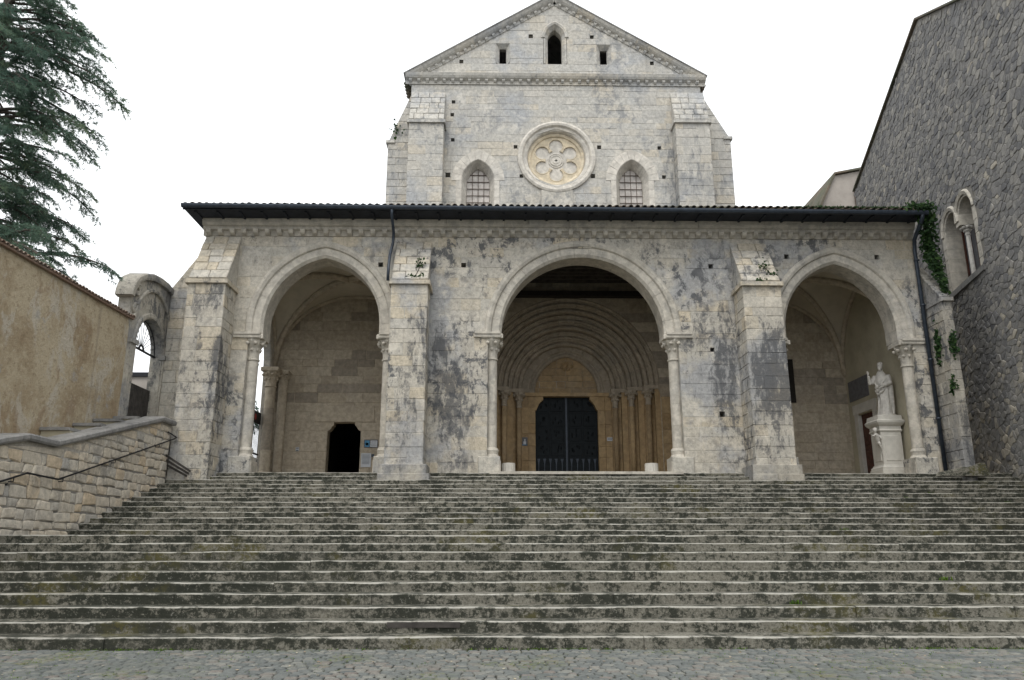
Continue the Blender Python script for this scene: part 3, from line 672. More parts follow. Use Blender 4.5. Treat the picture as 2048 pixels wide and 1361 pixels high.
# upper front
uw = empty('upper_wall', (2.7, YC, 16), parent=church)
GA, GX, GE = 28.55, 2.72, 24.25
lfn = lambda z: -4.45 if z <= GE else min(GX - .02, -4.3 + (z - GE) * (GX + 4.3) / (GA - GE))
rfn = lambda z: 9.95 if z <= GE else max(GX + .02, 9.75 - (z - GE) * (9.75 - GX) / (GA - GE))
RC = (2.71, 19.82)
def rosehole(): return Hole(RC[1] - 1.55, RC[1] + 1.55, lambda z: (RC[0] - math.sqrt(max(0, 1.55 ** 2 - (z - RC[1]) ** 2)), RC[0] + math.sqrt(max(0, 1.55 ** 2 - (z - RC[1]) ** 2))))
WIN = [(-1.1, 18.55, .78, 1.1), (6.36, 18.6, .78, 1.1)]
holes = [archhole(c, 15.5, zs, w, H, .3, w + .25) for c, zs, w, H in WIN] + [rosehole(), archhole(2.72, 25.0, 26.5, .50, .75, .12, .60), rect(-.27, .43, 25.05, 26.15), rect(4.83, 5.53, 24.97, 26.1)]
core, bl = masonry(FC, courses(15.9, GA - .1, .30, .46, [17.0, 18.27, 21.37, 24.25, 24.97, 26.12]), lfn, rfn, holes, (.45, 1.25), .009, .004, .009, .7,
    put=[(-2.35, 23.0, .09), (-2.4, 22.0, .09), (-2.35, 20.7, .09), (.72, 20.6, .09), (4.8, 20.6, .1), (7.75, 20.6, .09), (1.5, 26.9, .11), (4.6, 26.7, .1), (-2.0, 25.2, .1), (7.6, 25.1, .1), (7.9, 19.0, .09), (1.0, 18.75, .09), (4.45, 18.75, .11), (-2.55, 18.9, .12)])
core.build('masonry_core', 'church', uw); pieces(bl, 'stone_block', 'church', uw)
def jamb(fr, c, w, z0, z1, prof, s_, n):
    out = []
    for i in range(n):
        a, b = z0 + (z1 - z0) * i / n + .004, z0 + (z1 - z0) * (i + 1) / n - .004
        out.append(MB().rings([[fr.p(c + s_ * (w + d), z, cc) for d, cc in prof] for z in (a, b)], rnd.random()))
    return out
for c, zs, w, H in WIN:
    wn_ = empty('lancet_window', (c, YC, 16.5), parent=church)
    pr = [(-.22, -.5), (0, .0), (.03, .03), (.5, .03), (.5, -.6), (-.22, -.6)]
    for m in voussoirs(FC, c, zs, w, H, 11, pr, .003): m.build('voussoir', 'rosefill', wn_)
    pj = [(-.22, -.5), (0, .0), (.03, .025), (.26, .025), (.26, -.6), (-.22, -.6)]
    for s_ in (-1, 1):
        for m in jamb(FC, c, w, 15.9, zs, pj, s_, 6): m.build('jamb_stone', 'rosefill', wn_)
    wi = w - .22
    cols = 4; zt = zs + hx(0, w, H) - .2; rowsn = 9; hgt = (zt - 16.2) / rowsn
    for i in range(cols):
        for j in range(rowsn):
            x0, x1 = c - wi + 2 * wi * i / cols, c - wi + 2 * wi * (i + 1) / cols; z0, z1 = 16.2 + j * hgt, 16.2 + (j + 1) * hgt
            MB().fbox(FC, x0 + .004, x1 - .004, z0 + .004, z1 - .004, -.60 + rnd.uniform(-.004, .004), -.585 + rnd.uniform(-.006, .006), rnd.random()).build('pane', 'pane', wn_)
    for i in range(cols + 1):
        x = c - wi + 2 * wi * i / cols; MB().tube([FC.p(x, 16.1, -.53), FC.p(x, zt + .15, -.53)], .013, 6).build('grille_bar', 'rust', wn_)
    for j in range(rowsn + 1):
        z = 16.2 + j * hgt; MB().tube([FC.p(c - wi - .1, z, -.545), FC.p(c + wi + .1, z, -.545)], .018, 6).build('grille_bar', 'rust', wn_)
# rose window
ro = empty('rose_window', (RC[0], YC, RC[1]), parent=church)
def ring(prof, c, seg, mat, name, parent, y):
    rows = []
    for i in range(seg):
        q = 2 * math.pi * i / seg; rows.append([Vector((c[0] + math.cos(q) * r, y - o, c[1] + math.sin(q) * r)) for r, o in prof])
    rows.append(rows[0]); m = MB().rings(rows, .5, True, False); return m.build(name, mat, parent)
def ringsegs(prof, c, n, mat, name, parent, y):
    for i in range(n):
        a, b = 2 * math.pi * (i + .006) / n, 2 * math.pi * (i + .994) / n; rows = []
        for k in range(5):
            q = a + (b - a) * k / 4; rows.append([Vector((c[0] + math.cos(q) * r, y - o, c[1] + math.sin(q) * r)) for r, o in prof])
        MB().rings(rows, rnd.random()).build(name, mat, parent)
ringsegs([(1.62, .02), (1.68, .12), (1.78, .15), (1.88, .11), (1.90, .0), (1.90, -.2), (1.62, -.2)], RC, 22, 'rosefill', 'hood_stone', ro, YC)
ringsegs([(1.40, -.20), (1.44, -.06), (1.53, .0), (1.61, .02), (1.61, -.3), (1.40, -.3)], RC, 18, 'rosefill', 'ring_stone', ro, YC)
ringsegs([(1.22, -.36), (1.25, -.24), (1.34, -.20), (1.39, -.21), (1.39, -.5), (1.22, -.5)], RC, 18, 'roseo', 'ring_stone', ro, YC)
def cyl(c, r, y0, y1, seg=40):
    m = MB(); m.rings([[Vector((c[0] + math.cos(-2 * math.pi * i / seg) * r, y, c[1] + math.sin(-2 * math.pi * i / seg) * r)) for i in range(seg)] for y in (y0, y1)]); return m
def boolean(a, cutters):
    def fix(q):
        o = q.build('tmp', 'roseo'); bm = bmesh.new(); bm.from_mesh(o.data); bmesh.ops.recalc_face_normals(bm, faces=bm.faces); bm.to_mesh(o.data); bm.free(); return o
    o = fix(a); cs = [fix(q) for q in cutters]
    for c in cs:
        b = o.modifiers.new('b', 'BOOLEAN'); b.operation = 'DIFFERENCE'; b.object = c; b.solver = 'EXACT'
    dg = bpy.context.evaluated_depsgraph_get(); dg.update()
    me = bpy.data.meshes.new_from_object(o.evaluated_get(dg))
    for q in [o] + cs: bpy.data.objects.remove(q)
    return me
pet = [(RC[0] + .78 * math.cos(math.pi / 2 + i * math.pi / 3), RC[1] + .78 * math.sin(math.pi / 2 + i * math.pi / 3)) for i in range(6)]
me = boolean(cyl(RC, 1.235, YC + .42, YC + .31, 64), [cyl(p, .335, YC + .6, YC + .2, 36) for p in pet] + [cyl(RC, .53, YC + .6, YC + .2, 40)])
me.name = 'tracery'; o = bpy.data.objects.new('tracery', me); COL.objects.link(o); setpar(o, ro)
cyl(RC, 1.235, YC + .50, YC + .385, 64).build('infill', 'rosefill', ro)
for i, p in enumerate(pet):
    rows = []
    for q in range(19):
        an = math.pi / 2 + i * math.pi / 3 + R_(-118 + 236 * q / 18); rows.append([Vector((p[0] + math.cos(an) * r, YC + o, p[1] + math.sin(an) * r)) for r, o in ((.330, .33), (.338, .295), (.365, .29), (.385, .31), (.385, .34))])
    MB().rings(rows).build('petal_rim', 'roseo', ro)
for rr_, dd in ((.40, .372), (.30, .355), (.17, .33)): cyl(RC, rr_, YC + .40, YC + dd, 40).build('hub_disc', 'rosefill', ro)
for rr_, dd in ((.37, .372), (.27, .355)): ring([(rr_ - .03, -dd), (rr_ - .022, -dd + .02), (rr_, -dd + .028), (rr_ + .022, -dd + .02), (rr_ + .03, -dd)], RC, 36, 'rosefill', 'hub_ring', ro, YC)
MB().prism(Frame((RC[0], YC, RC[1]), (1, 0, 0)), [(-.09, 0), (-.025, -.025), (0, -.09), (.025, -.025), (.09, 0), (.025, .025), (0, .09), (-.025, .025)], -.4, -.325).build('hub_dark_cross', 'void', ro)  # solid near-black cross on the hub; darkness of a hole put into its colour
MB().fbox(FC, 1.95, 3.45, 17.0, 18.05, 0, .09, .8).build('rose_sill', 'church', ro)
# gable openings
gw = empty('gable_window', (2.72, YC, 25), parent=church)
for m in voussoirs(FC, 2.72, 26.5, .50, .75, 7, [(-.14, -.2), (0, 0), (.02, .05), (.12, .09), (.2, .03), (.2, -.6), (-.14, -.6)]): m.build('voussoir', 'church', gw)
for s_ in (-1, 1):
    for m in jamb(FC, 2.72, .50, 25.0, 26.5, [(-.14, -.2), (0, 0), (.08, .02), (.08, -.6), (-.14, -.6)], s_, 4): m.build('jamb_stone', 'church', gw)
for (a, z0, z1) in ((.08, 25.05, 26.15), (5.18, 24.97, 26.1)):
    sg = empty('slit_window', (a, YC, z0), parent=church)
    w0, w1 = .35, .17
    for s_ in (-1, 1): MB().add([FC.p(a + s_ * w0, z0, .02), FC.p(a + s_ * w1, z0 + .02, -.22), FC.p(a + s_ * w1, z1 - .2, -.22), FC.p(a + s_ * w0, z1, .02), FC.p(a + s_ * w0, z0, -.5), FC.p(a + s_ * w0, z1, -.5)], [(0, 1, 2, 3), (1, 4, 5, 2), (0, 4, 1), (3, 2, 5)]).build('splay_stone', 'church', sg)
    MB().add([FC.p(a - w0, z1, .02), FC.p(a + w0, z1, .02), FC.p(a + w1, z1 - .2, -.22), FC.p(a - w1, z1 - .2, -.22), FC.p(a - w0, z1, -.5), FC.p(a + w0, z1, -.5)], [(0, 1, 2, 3), (3, 2, 5, 4)]).build('splay_stone', 'church', sg)
# church buttresses
buttress(church, -4.42, -2.75, 33.85, YC, 15.9, 21.25, 23.3, 'church', False)
buttress(church, 8.42, 10.08, 33.85, YC, 15.9, 21.35, 23.4, 'church', False)
for x0, x1, zl, s_ in ((-5.5, -4.4, 20.55, -1), (10.0, 11.28, 20.9, 1)):
    sb = empty('side_buttress', ((x0 + x1) / 2, YC, 15.9), parent=church)
    xo, xi = (x0, x1) if s_ < 0 else (x1, x0)
    prof = [(xi, 15.5), (xo, 15.5), (xo, zl), (xi, 23.3)]
    MB().rings([[(a, yy, b) for a, b in prof] for yy in (YC + .03, YC + 1.4)], .5).build('masonry_core', 'church', sb)
    lf = (lambda z: xo if z <= zl else xo + (z - zl) * (xi - xo) / (23.3 - zl))
    _, q = masonry(Frame((0, YC + .03, 0), (1, 0, 0)), courses(15.5, 23.2, .32, .46, [zl]), lf if s_ < 0 else (lambda z: xi), (lambda z: xi) if s_ < 0 else lf, (), (.45, .9), .02, .006, .012, .1, deep=.015)
    pieces(q, 'stone_block', 'church', sb)
    q0, q1 = sorted((xo + s_ * .09, xo - s_ * .35)); MB().prism(Frame((0, YC, 0), (1, 0, 0)), [(q0, zl - .06), (q1, zl - .06), (q1, zl + .1), (q0, zl + .1)], -1.4, .08, .03, .6).build('drip_ledge', 'church', sb)
# horizontal cornice, raking cornices with corbels, roof slabs
cpr = [(.0, 23.75), (-.05, 23.75), (-.05, 23.93), (-.13, 23.98), (-.2, 24.02), (-.26, 24.12), (-.30, 24.25), (.0, 24.25)]
x = -4.75; lst = []
while x < 10.2:
    L = min(rnd.uniform(.8, 1.5), 10.22 - x)
    if 10.22 - x - L < .4: L = 10.22 - x
    lst.append(MB().rings([[(xx, YC + q[0] - .02, q[1]) for q in cpr] for xx in (x + .004, x + L - .004)], rnd.random())); x += L
pieces(lst, 'cornice_block', 'church', church)
clones(MB().rings([[(xx, q[0], q[1]) for q in [(0, 0), (-.16, 0), (-.15, -.07), (-.08, -.14), (0, -.16)]] for xx in (-.07, .07)], .6), 'corbel', 'church', church, [((-4.5 + .42 * i, YC - .05, 23.97), 0, 1) for i in range(35)])
for s_ in (-1, 1):
    xe = GX + s_ * 7.5; ze = 24.2; A = Vector((xe, YC, ze)); Bp = Vector((GX, YC, 28.9)); L = (Bp - A).length
    u = (Bp - A) / L; n_ = Vector((-u.z, 0, u.x)) if s_ < 0 else Vector((u.z, 0, -u.x))
    rk = empty('raking_cornice', tuple(A), parent=church); t = 0
    while t < L - .01:
        l = min(rnd.uniform(.8, 1.3), L - t); l = L - t if L - t - l < .4 else l
        rows = []
        for q in (t + .004, t + l - .004):
            rows.append([A + u * q + n_ * b + Vector((0, -a, 0)) for a, b in [(-.3, -.42), (.05, -.42), (.05, -.28), (.16, -.22), (.24, -.14), (.30, -.02), (-.3, -.02)]])
        MB().rings(rows, rnd.random()).build('cornice_block', 'church', rk); t += l
    for i in range(int(L / .42)):
        p = A + u * (.35 + i * .42)
        MB().rings([[p + u * k + n_ * b + Vector((0, -a, 0)) for a, b in [(.0, -.28), (.17, -.28), (.15, -.36), (.07, -.44), (0, -.46)]] for k in (-.07, .07)], .7).build('corbel', 'church', rk)
    rs = MB(); rows = []
    for q in (-.05, L): rows.append([A + u * q + n_ * b + Vector((0, a, 0)) for a, b in [(-.33, -.015), (-.33, .04), (25, .04), (25, -.015)]])
    rs.rings(rows, .5); rs.build('roof_slope', 'cap', church)
for s_, xx in ((-1, -4.95), (1, 10.4)):
    for i in range(5): MB().tube([(xx - s_ * .1, YC + .3 + i * .3, 23.95), (xx - s_ * .6, YC + .3 + i * .3, 24.3)], .09, 8).build('eave_tile', 'tile', church)
# ------------------------------------------------------------------ great portal
portal = empty('portal', (PX, YC, FLOOR), parent=church)
NO = 3; DR, DY = .68, .46; RO = 4.12
for i in range(NO):
    R0 = RO - DR * i; R1 = R0 - DR; c0 = -DY * i
    roll = lambda d, r, cc: [(d + r - r * math.cos(q), cc + r * math.sin(q)) for q in [math.pi * k / 6 for k in range(1, 6)]]
    pr = [(0, c0 - .9), (0, c0 - .30)] + roll(0, .10, c0 - .26) + [(.20, c0 - .26), (.22, c0 - .20), (.26, c0 - .14), (.30, c0 - .13)] + roll(.30, .075, c0 - .10) + [(.45, c0 - .10), (.48, c0 - .05), (.55, c0 - .03)] + roll(.56, .05, c0 - .02) + [(DR - .005, c0 - .02), (DR - .005, c0 - .9)]
    od = empty('archivolt', (PX, YC + DY * i, PZ), parent=portal)
    for m in voussoirs(FC, PX, PZ, R1, R1, 13 if i < 3 else 11, pr, .0012, 5): m.build('voussoir', 'archiv', od)
    for s_ in (-1, 1):
        xa, xb = sorted((PX + s_ * (R0 - .004), PX + s_ * R1)); xi = PX + s_ * (R1 + .14)
        zs_ = FLOOR; lst = courses(FLOOR, 8.38, .45, .75)
        for z0, z1 in lst:
            y0 = YC + DY * i + .30; MB().box(xa, xb, y0, y0 + .5, z0 + .003, z1 - .003, rnd.random()).build('jamb_stone', 'ochre', od)
        xo0, xo1 = sorted((PX + s_ * (R0 - .006), PX + s_ * (R0 - .26)))
        MB().box(xo0, xo1, YC + DY * i + .02, YC + DY * i + .298, FLOOR, 8.38, .3).build('jamb_edge', 'ochre', od)
        yc = YC + DY * i + .14
        cs_ = empty('colonnette', (xi, yc, FLOOR), parent=portal)
        MB().lathe((xi, yc, 0), [(.2, FLOOR - .02), (.2, FLOOR + .35), (.18, FLOOR + .37), (.185, FLOOR + .44), (.14, FLOOR + .50), (.16, FLOOR + .55), (.125, FLOOR + .60)], 14, .5).build('column_base', 'ochre', cs_)
        MB().lathe((xi, yc, 0), [(.12, FLOOR + .6), (.12, 7.66)], 14, rnd.random()).build('shaft', 'ochre', cs_, True)
        leafcap((xi, yc, 0), .122, .25, 7.66, 8.38).build('capital', 'archiv', cs_)
        qa, qb = sorted((PX + s_ * (R1 - .06), PX + s_ * (R0 - .004)))
        MB().box(qa, qb, YC + DY * i - .03, YC + DY * i + .6, 8.383, 8.548, .5).build('abacus', 'archiv', od)
for s_ in (-1, 1):
    q0, q1 = sorted((PX + s_ * 4.13, PX + s_ * 4.62)); pe = empty('pilaster', ((q0 + q1) / 2, YC, FLOOR), parent=portal)
    for z0, z1 in courses(FLOOR, 8.0, .5, .8): MB().prism(FC, [(q0 + .003, z0 + .003), (q1 - .003, z0 + .003), (q1 - .003, z1 - .003), (q0 + .003, z1 - .003)], -.05, .13, .012, rnd.random()).build('pilaster_stone', 'ochre', pe)
    MB().rings([[FC.p(q0 - o, z, .13 + o) if 0 else FC.p(a, z, c) for a, c in ((q0 - o, -.02), (q1 + o, -.02), (q1 + o, .13 + o), (q0 - o, .13 + o))] for z, o in ((8.0, .0), (8.04, .04), (8.12, .03), (8.34, .10), (8.40, .12), (8.55, .12))], .5).build('pilaster_capital', 'archiv', pe)
RI = RO - DR * NO; YD = YC + DY * NO          # inner opening radius 2.1 at the tympanum plane
ty = empty('tympanum', (PX, YD, 8.3), parent=portal)
FT = Frame((0, YD, 0), (1, 0, 0))
for m in voussoirs(FT, PX, 8.45, 1.46, 1.72, 11, [(0, -.3), (0, -.07), (.05, 0), (.12, .02), (.2, -.03), (.26, -.03), (.30, .03), (.36, .03), (RI - 1.46 + .1, .0), (RI - 1.46 + .1, -.3)], .0015, 5): m.build('voussoir', 'archiv', ty)
core, bl = masonry(Frame((0, YD + .2, 0), (1, 0, 0)), courses(8.36, 10.3, .28, .42), lambda z: PX - 1.75, lambda z: PX + 1.75, (), (.4, .9), .02, .005, .01, .3); core.build('masonry_core', 'mortar', ty)
for m in bl: m.build('stone_block', 'ochre', ty)
m = MB()                                       # weathered relief in the tympanum head
for i in range(26):
    q = rnd.uniform(0, 2 * math.pi); r = rnd.random() * .32; m.lathe((PX + r * math.cos(q), YD + .17, 9.75 + r * .55 * math.sin(q)), [(.01, -.07), (.06, -.04), (.075, 0), (.06, .04), (.01, .07)], 7, rnd.random())
m.build('relief', 'ochre', ty)
MB().prism(FT, [(PX - 2.15, 8.28), (PX + 2.15, 8.28), (PX + 2.15, 8.45), (PX - 2.15, 8.45)], -.35, .03, .012, .5).build('lintel', 'ochre', ty)
for s_ in (-1, 1):
    for z0, z1 in courses(FLOOR, 8.28, .5, .8):
        for a, b, yy in ((1.45, 1.78, .05), (1.78, 2.13, .0)):
            q0, q1 = sorted((PX + s_ * a, PX + s_ * b)); MB().prism(FT, [(q0 + .002, z0 + .003), (q1 - .002, z0 + .003), (q1 - .002, z1 - .003), (q0 + .002, z1 - .003)], -.4, -yy, .012, rnd.random()).build('jamb_stone', 'ochre', portal)
    xe = PX + s_ * -1.46
    pl = [(xe, 8.278), (xe, 7.62), (xe + s_ * .06, 7.64), (xe + s_ * .10, 7.75), (xe + s_ * .20, 7.95), (xe + s_ * .32, 8.08), (xe + s_ * .38, 8.12), (xe + s_ * .38, 8.278)]
    MB().prism(FT, pl if s_ > 0 else pl[::-1], -.36, -.02, .0, .5).build('shoulder_bracket', 'ochre', portal)
door = empty('bronze_door', (PX, YD + .3, FLOOR), parent=portal)
FD = Frame((0, YD + .34, 0), (1, 0, 0))
for s_ in (-1, 1):
    a0, a1 = sorted((PX + s_ * .012, PX + s_ * 1.5))
    lf_ = MB().fbox(FD, a0, a1, FLOOR, 8.3, -.08, 0).build('door_leaf', 'bronze', door)
    for r in range(4):
        z0 = FLOOR + 1.52 + r * .69
        for q in range(2):
            xa = a0 + .12 + q * .66; pnl = MB(); pnl.prism(FD, [(xa, z0), (xa + .58, z0), (xa + .58, z0 + .6), (xa, z0 + .6)], 0, .02, .012)
            for _ in range(4):
                cx_, cz_ = xa + rnd.uniform(.1, .48), z0 + rnd.uniform(.12, .48)
                pnl.lathe(FD.p(cx_, cz_, .02), [(.005, -.08), (.03, -.05), (.035, 0), (.03, .05), (.005, .08)], 7)
            pnl.build('relief_panel', 'bronze', door)
    for q in range(5):
        xa = a0 + .2 + q * .27; MB().prism(FD, [(xa - .015, FLOOR + .85), (xa + .015, FLOOR + .85), (xa + .028, FLOOR + 1.2), (xa + .07, FLOOR + 1.4), (xa - .07, FLOOR + 1.4), (xa - .028, FLOOR + 1.2)], 0, .05, .008).build('lance_relief', 'metal', door)
MB().fbox(FD, PX - .04, PX + .04, FLOOR, 8.28, -.02, .05).build('meeting_stile', 'metal', door)
# plaques by the portal
def plaque(name, fr, a0, a1, b0, b1, label, cat, parts, c=.0, back='paper', th=.03):
    e = empty(name, tuple(fr.p((a0 + a1) / 2, b0, c)), label, cat)
    MB().fbox(fr, a0, a1, b0, b1, c - .002, c + th).build('backing', back, e)
    for (p0, p1, q0, q1, mt, nm) in parts: MB().fbox(fr, a0 + (a1 - a0) * p0, a0 + (a1 - a0) * p1, b0 + (b1 - b0) * q0, b0 + (b1 - b0) * q1, c + th, c + th + .006).build(nm, mt, e)
    return e
FQ = Frame((0, YD, 0), (1, 0, 0))
plaque('framed_notice', FQ, 1.0, 1.28, 5.98, 6.36, 'small dark blue framed picture notice on the portal jamb', 'notice', [(.3, .75, .15, .5, 'paper', 'printed_figure'), (.45, .65, .5, .8, 'paper', 'printed_figure'), (.1, .9, .04, .12, 'blue', 'caption_bar')], .0, 'panelgrey')
plaque('wall_plate', FQ, 4.93, 5.22, 6.2, 6.36, 'narrow pale plate with faint dark lines fixed beside the portal colonnettes', 'plate', [(.08, .92, .62, .72, 'ink', 'text_line'), (.08, .8, .35, .45, 'ink', 'text_line')], .02)
FB = Frame((0, YC - .015, 0), (1, 0, 0))
e = plaque('notice_board', FB, -5.95, -5.34, 5.70, 6.06, 'glazed notice board with a blue picture beside the small dark doorway', 'notice board', [(.05, .40, .10, .88, 'blue', 'blue_poster'), (.12, .32, .3, .6, 'paper', 'poster_figure'), (.46, .95, .10, .88, 'paper', 'poster_sheet'), (.5, .9, .70, .74, 'ink', 'text_line'), (.5, .9, .55, .58, 'ink', 'text_line'), (.5, .85, .40, .43, 'ink', 'text_line'), (.5, .9, .25, .28, 'ink', 'text_line')], .0, 'panelgrey')
e = plaque('paper_notice', FB, -6.05, -5.62, 4.86, 5.46, 'white paper sheet pinned low on the wall below the notice board', 'notice', [(.12, .88, .86 - .09 * k, .885 - .09 * k, 'ink', 'text_line') for k in range(8)], .0)
MB().fbox(FB, -5.60, -5.48, 5.30, 5.42, 0, .06).build('junction_box', 'metal'); tag(bpy.data.objects['junction_box'], 'tiny dark junction box on the wall next to the paper notice', 'box')
plaque('small_sign', FB, -8.92, -8.78, 5.55, 5.72, 'tiny white and dark sign low on the left bay back wall', 'sign', [(.1, .9, .1, .3, 'ink', 'text_line'), (.1, .9, .65, .85, 'ink', 'text_line')], 0)
MB().fbox(FC, 12.3, 13.3, 7.75, 9.75, .0, .06).build('dark_canvas', 'beam'); tag(bpy.data.objects['dark_canvas'], 'dark framed canvas hanging on the right bay back wall', 'painting')
# stone drums flanking the entrance
for x, lb in ((.33, 'short fluted stone drum standing beside the main arch pier nearer the small doorway'), (5.64, 'short fluted stone drum standing beside the main arch pier nearer the saint statue')):
    d = empty('stone_drum', (x, 29.3, FLOOR), lb, 'stone drum', 'stone drums in the main arch')
    MB().lathe((x, 29.3, 0), [(.27, FLOOR), (.27, FLOOR + .05), (.25, FLOOR + .06), (.25, FLOOR + .44)], 48, .7, mod=lambda q, z: 1 - .05 * abs(math.sin(8 * q)) if z > FLOOR + .055 else 1).build('fluted_drum', 'pedestal', d)
    MB().lathe((x, 29.3, 0), [(.24, FLOOR + .441), (.24, FLOOR + .47)], 24, .7).build('drum_top', 'pedestal', d)

# ------------------------------------------------------------------ statue on its pedestal
px0, px1, py0, py1 = 14.70, 15.50, 30.0, 30.8
ped = empty('pedestal', (15.1, 30.4, FLOOR), 'pale moulded stone pedestal with a small cherub carved on its corner', 'pedestal')
def mould(z0, z1, o0, o1, nm, steps=None):
    pts = steps or [(z0, o0), (z1, o1)]
    rows = [[(px0 - o, py0 - o, z), (px1 + o, py0 - o, z), (px1 + o, py1 + o, z), (px0 - o, py1 + o, z)] for z, o in pts]
    MB().rings(rows, rnd.random()).build(nm, 'pedestal', ped)
mould(0, 0, 0, 0, 'foot', [(FLOOR, .13), (FLOOR + .33, .13), (FLOOR + .34, .10), (FLOOR + .42, .10), (FLOOR + .46, .05), (FLOOR + .52, .03)])
mould(0, 0, 0, 0, 'die', [(FLOOR + .52, 0), (FLOOR + 1.78, 0)])
mould(0, 0, 0, 0, 'cap_moulding', [(FLOOR + 1.78, .02), (FLOOR + 1.83, .05), (FLOOR + 1.88, .02), (FLOOR + 2.0, .02), (FLOOR + 2.05, .08), (FLOOR + 2.13, .13), (FLOOR + 2.2, .14), (FLOOR + 2.26, .08), (FLOOR + 2.42, .06)])
MB().prism(Frame((0, py0, 0), (1, 0, 0)), [(px0 + .12, FLOOR + .66), (px1 - .12, FLOOR + .66), (px1 - .12, FLOOR + 1.64), (px0 + .12, FLOOR + 1.64)], 0, .02, .015).build('panel', 'pedestal', ped)
MB().prism(Frame((px0, 0, 0), (0, -1, 0)), [(-py1 + .12, FLOOR + .66), (-py0 - .12, FLOOR + .66), (-py0 - .12, FLOOR + 1.64), (-py1 + .12, FLOOR + 1.64)], 0, .02, .015).build('panel', 'pedestal', ped)
def remeshed(mb, name, mat, parent, vox=.02, sm=4):
    o = mb.build('tmp', mat); r = o.modifiers.new('r', 'REMESH'); r.mode = 'VOXEL'; r.voxel_size = vox
    s2 = o.modifiers.new('s', 'SMOOTH'); s2.iterations = sm; s2.factor = .5
    dg = bpy.context.evaluated_depsgraph_get(); dg.update(); me = bpy.data.meshes.new_from_object(o.evaluated_get(dg)); bpy.data.objects.remove(o)
    me.name = name; me.materials.clear(); me.materials.append(M[mat]); me.polygons.foreach_set('use_smooth', [True] * len(me.polygons))
    o = bpy.data.objects.new(name, me); COL.objects.link(o)
    if parent: setpar(o, parent)
    return o
def ell(m, c, r, seg=14, rg=9, rot=None):
    rows = []
    for i in range(rg + 1):
        a = -math.pi / 2 + math.pi * i / rg; row = []
        for k in range(seg):
            q = 2 * math.pi * k / seg; v = Vector((math.cos(a) * math.cos(q) * r[0], math.cos(a) * math.sin(q) * r[1], math.sin(a) * r[2]))
            if abs(math.cos(a)) < 1e-6: v += Vector((1e-4 * math.cos(q), 1e-4 * math.sin(q), 0))
            if rot: v.rotate(rot)
            row.append(Vector(c) + v)
        rows.append(row)
    m.rings(rows)
from mathutils import Euler
ST = Vector((15.2, 30.4, FLOOR + 2.42)); fz = R_(-135)           # the saint looks out to the left of the arch
def W(x, y, z): q = Vector((x * .86, y * .95, z * 1.1)); q.rotate(Euler((0, 0, fz + math.pi / 2))); return ST + q   # local -Y is forward
b = MB()
prof = [(0, .30, .26), (.06, .34, .29), (.3, .31, .26), (.6, .30, .24), (.9, .31, .235), (1.15, .30, .225), (1.35, .28, .20), (1.50, .25, .17), (1.60, .17, .14), (1.68, .10, .10)]
rows = []
for z, rx, ry in prof:
    sway = .05 * math.sin(z * 2.2); row = []
    for k in range(40):
        q = 2 * math.pi * k / 40; fd = 1 + (.085 * math.sin(7 * q + z * 2.3) + .05 * math.sin(11 * q - z * 3.1)) * max(0, min(1, (1.5 - z) / .5)); row.append(W(sway + math.cos(q) * rx * fd, math.sin(q) * ry * fd, z))
    rows.append(row)
b.rings(rows)
for a in (-.9, -.2, .5):                                          # diagonal swags of the cloak
    b.tube([W(-.30 + .02 * a, -.05, 1.15 + a * .18), W(-.14, -.25, .95 + a * .18), W(.08, -.27, 1.08 + a * .2), W(.28, -.08, 1.35 + a * .16)], [.03, .05, .05, .03], 8)
b.tube([W(.30, .05, 1.45), W(.36, .0, 1.0), W(.34, .05, .35), W(.30, .05, .03)], [.09, .09, .08, .07], 10)   # cloak edge
b.tube([W(-.28, 0, 1.50), W(-.40, -.10, 1.27), W(-.43, -.26, 1.22), W(-.42, -.40, 1.48)], [.10, .10, .085, .05], 10)   # raised arm
b.tube([W(.28, 0, 1.48), W(.38, -.08, 1.18), W(.22, -.27, 1.10), W(.10, -.30, 1.13)], [.10, .095, .075, .045], 10)
b.tube([W(.02, -.0, 1.60), W(.02, -.03, 1.76)], [.075, .07], 10)
ell(b, W(.02, -.06, 1.86), (.105, .125, .15))                    # head
ell(b, W(.02, -.15, 1.755), (.07, .065, .11))                   # beard
ell(b, W(.02, -.19, 1.855), (.02, .03, .035), 8, 6)            # nose
ell(b, W(.02, -.02, 1.92), (.115, .125, .10))                    # hair
for s_ in (-1, 1): ell(b, W(.02 + s_ * .088, -.04, 1.85), (.015, .025, .035), 8, 6)
ell(b, W(-.42, -.42, 1.53), (.04, .03, .055), 10, 7)             # palm of the raised hand
for k in range(4): b.tube([W(-.455 + k * .023, -.43, 1.57), W(-.46 + k * .025, -.44, 1.63), W(-.458 + k * .025, -.455, 1.665 - .008 * abs(k - 1.5))], [.013, .012, .009], 6)
b.tube([W(-.385, -.42, 1.53), W(-.36, -.44, 1.57), W(-.355, -.455, 1.60)], [.014, .013, .009], 6)
ell(b, W(.09, -.31, 1.12), (.045, .03, .05), 10, 7)
for k in range(4): b.tube([W(.06, -.325 , 1.155 - k * .024), W(.02, -.35, 1.155 - k * .024), W(-.005, -.335, 1.15 - k * .024)], [.013, .012, .009], 6)
b.tube([W(.09, -.33, 1.16), W(.07, -.35, 1.19), W(.05, -.36, 1.20)], [.014, .013, .009], 6)
statue = empty('saint_statue', tuple(ST), 'pale marble statue of a robed saint with one hand raised on the pedestal', 'statue')
remeshed(b, 'robed_figure', 'marble', statue, .014, 3)
m = MB(); m.rings([[ST + Vector((math.cos(2 * math.pi * k / 12 + .26) * .40, math.sin(2 * math.pi * k / 12 + .26) * .36, z)) for k in range(12)] for z in (-.01, .07)]); m.build('statue_base', 'marble', statue)
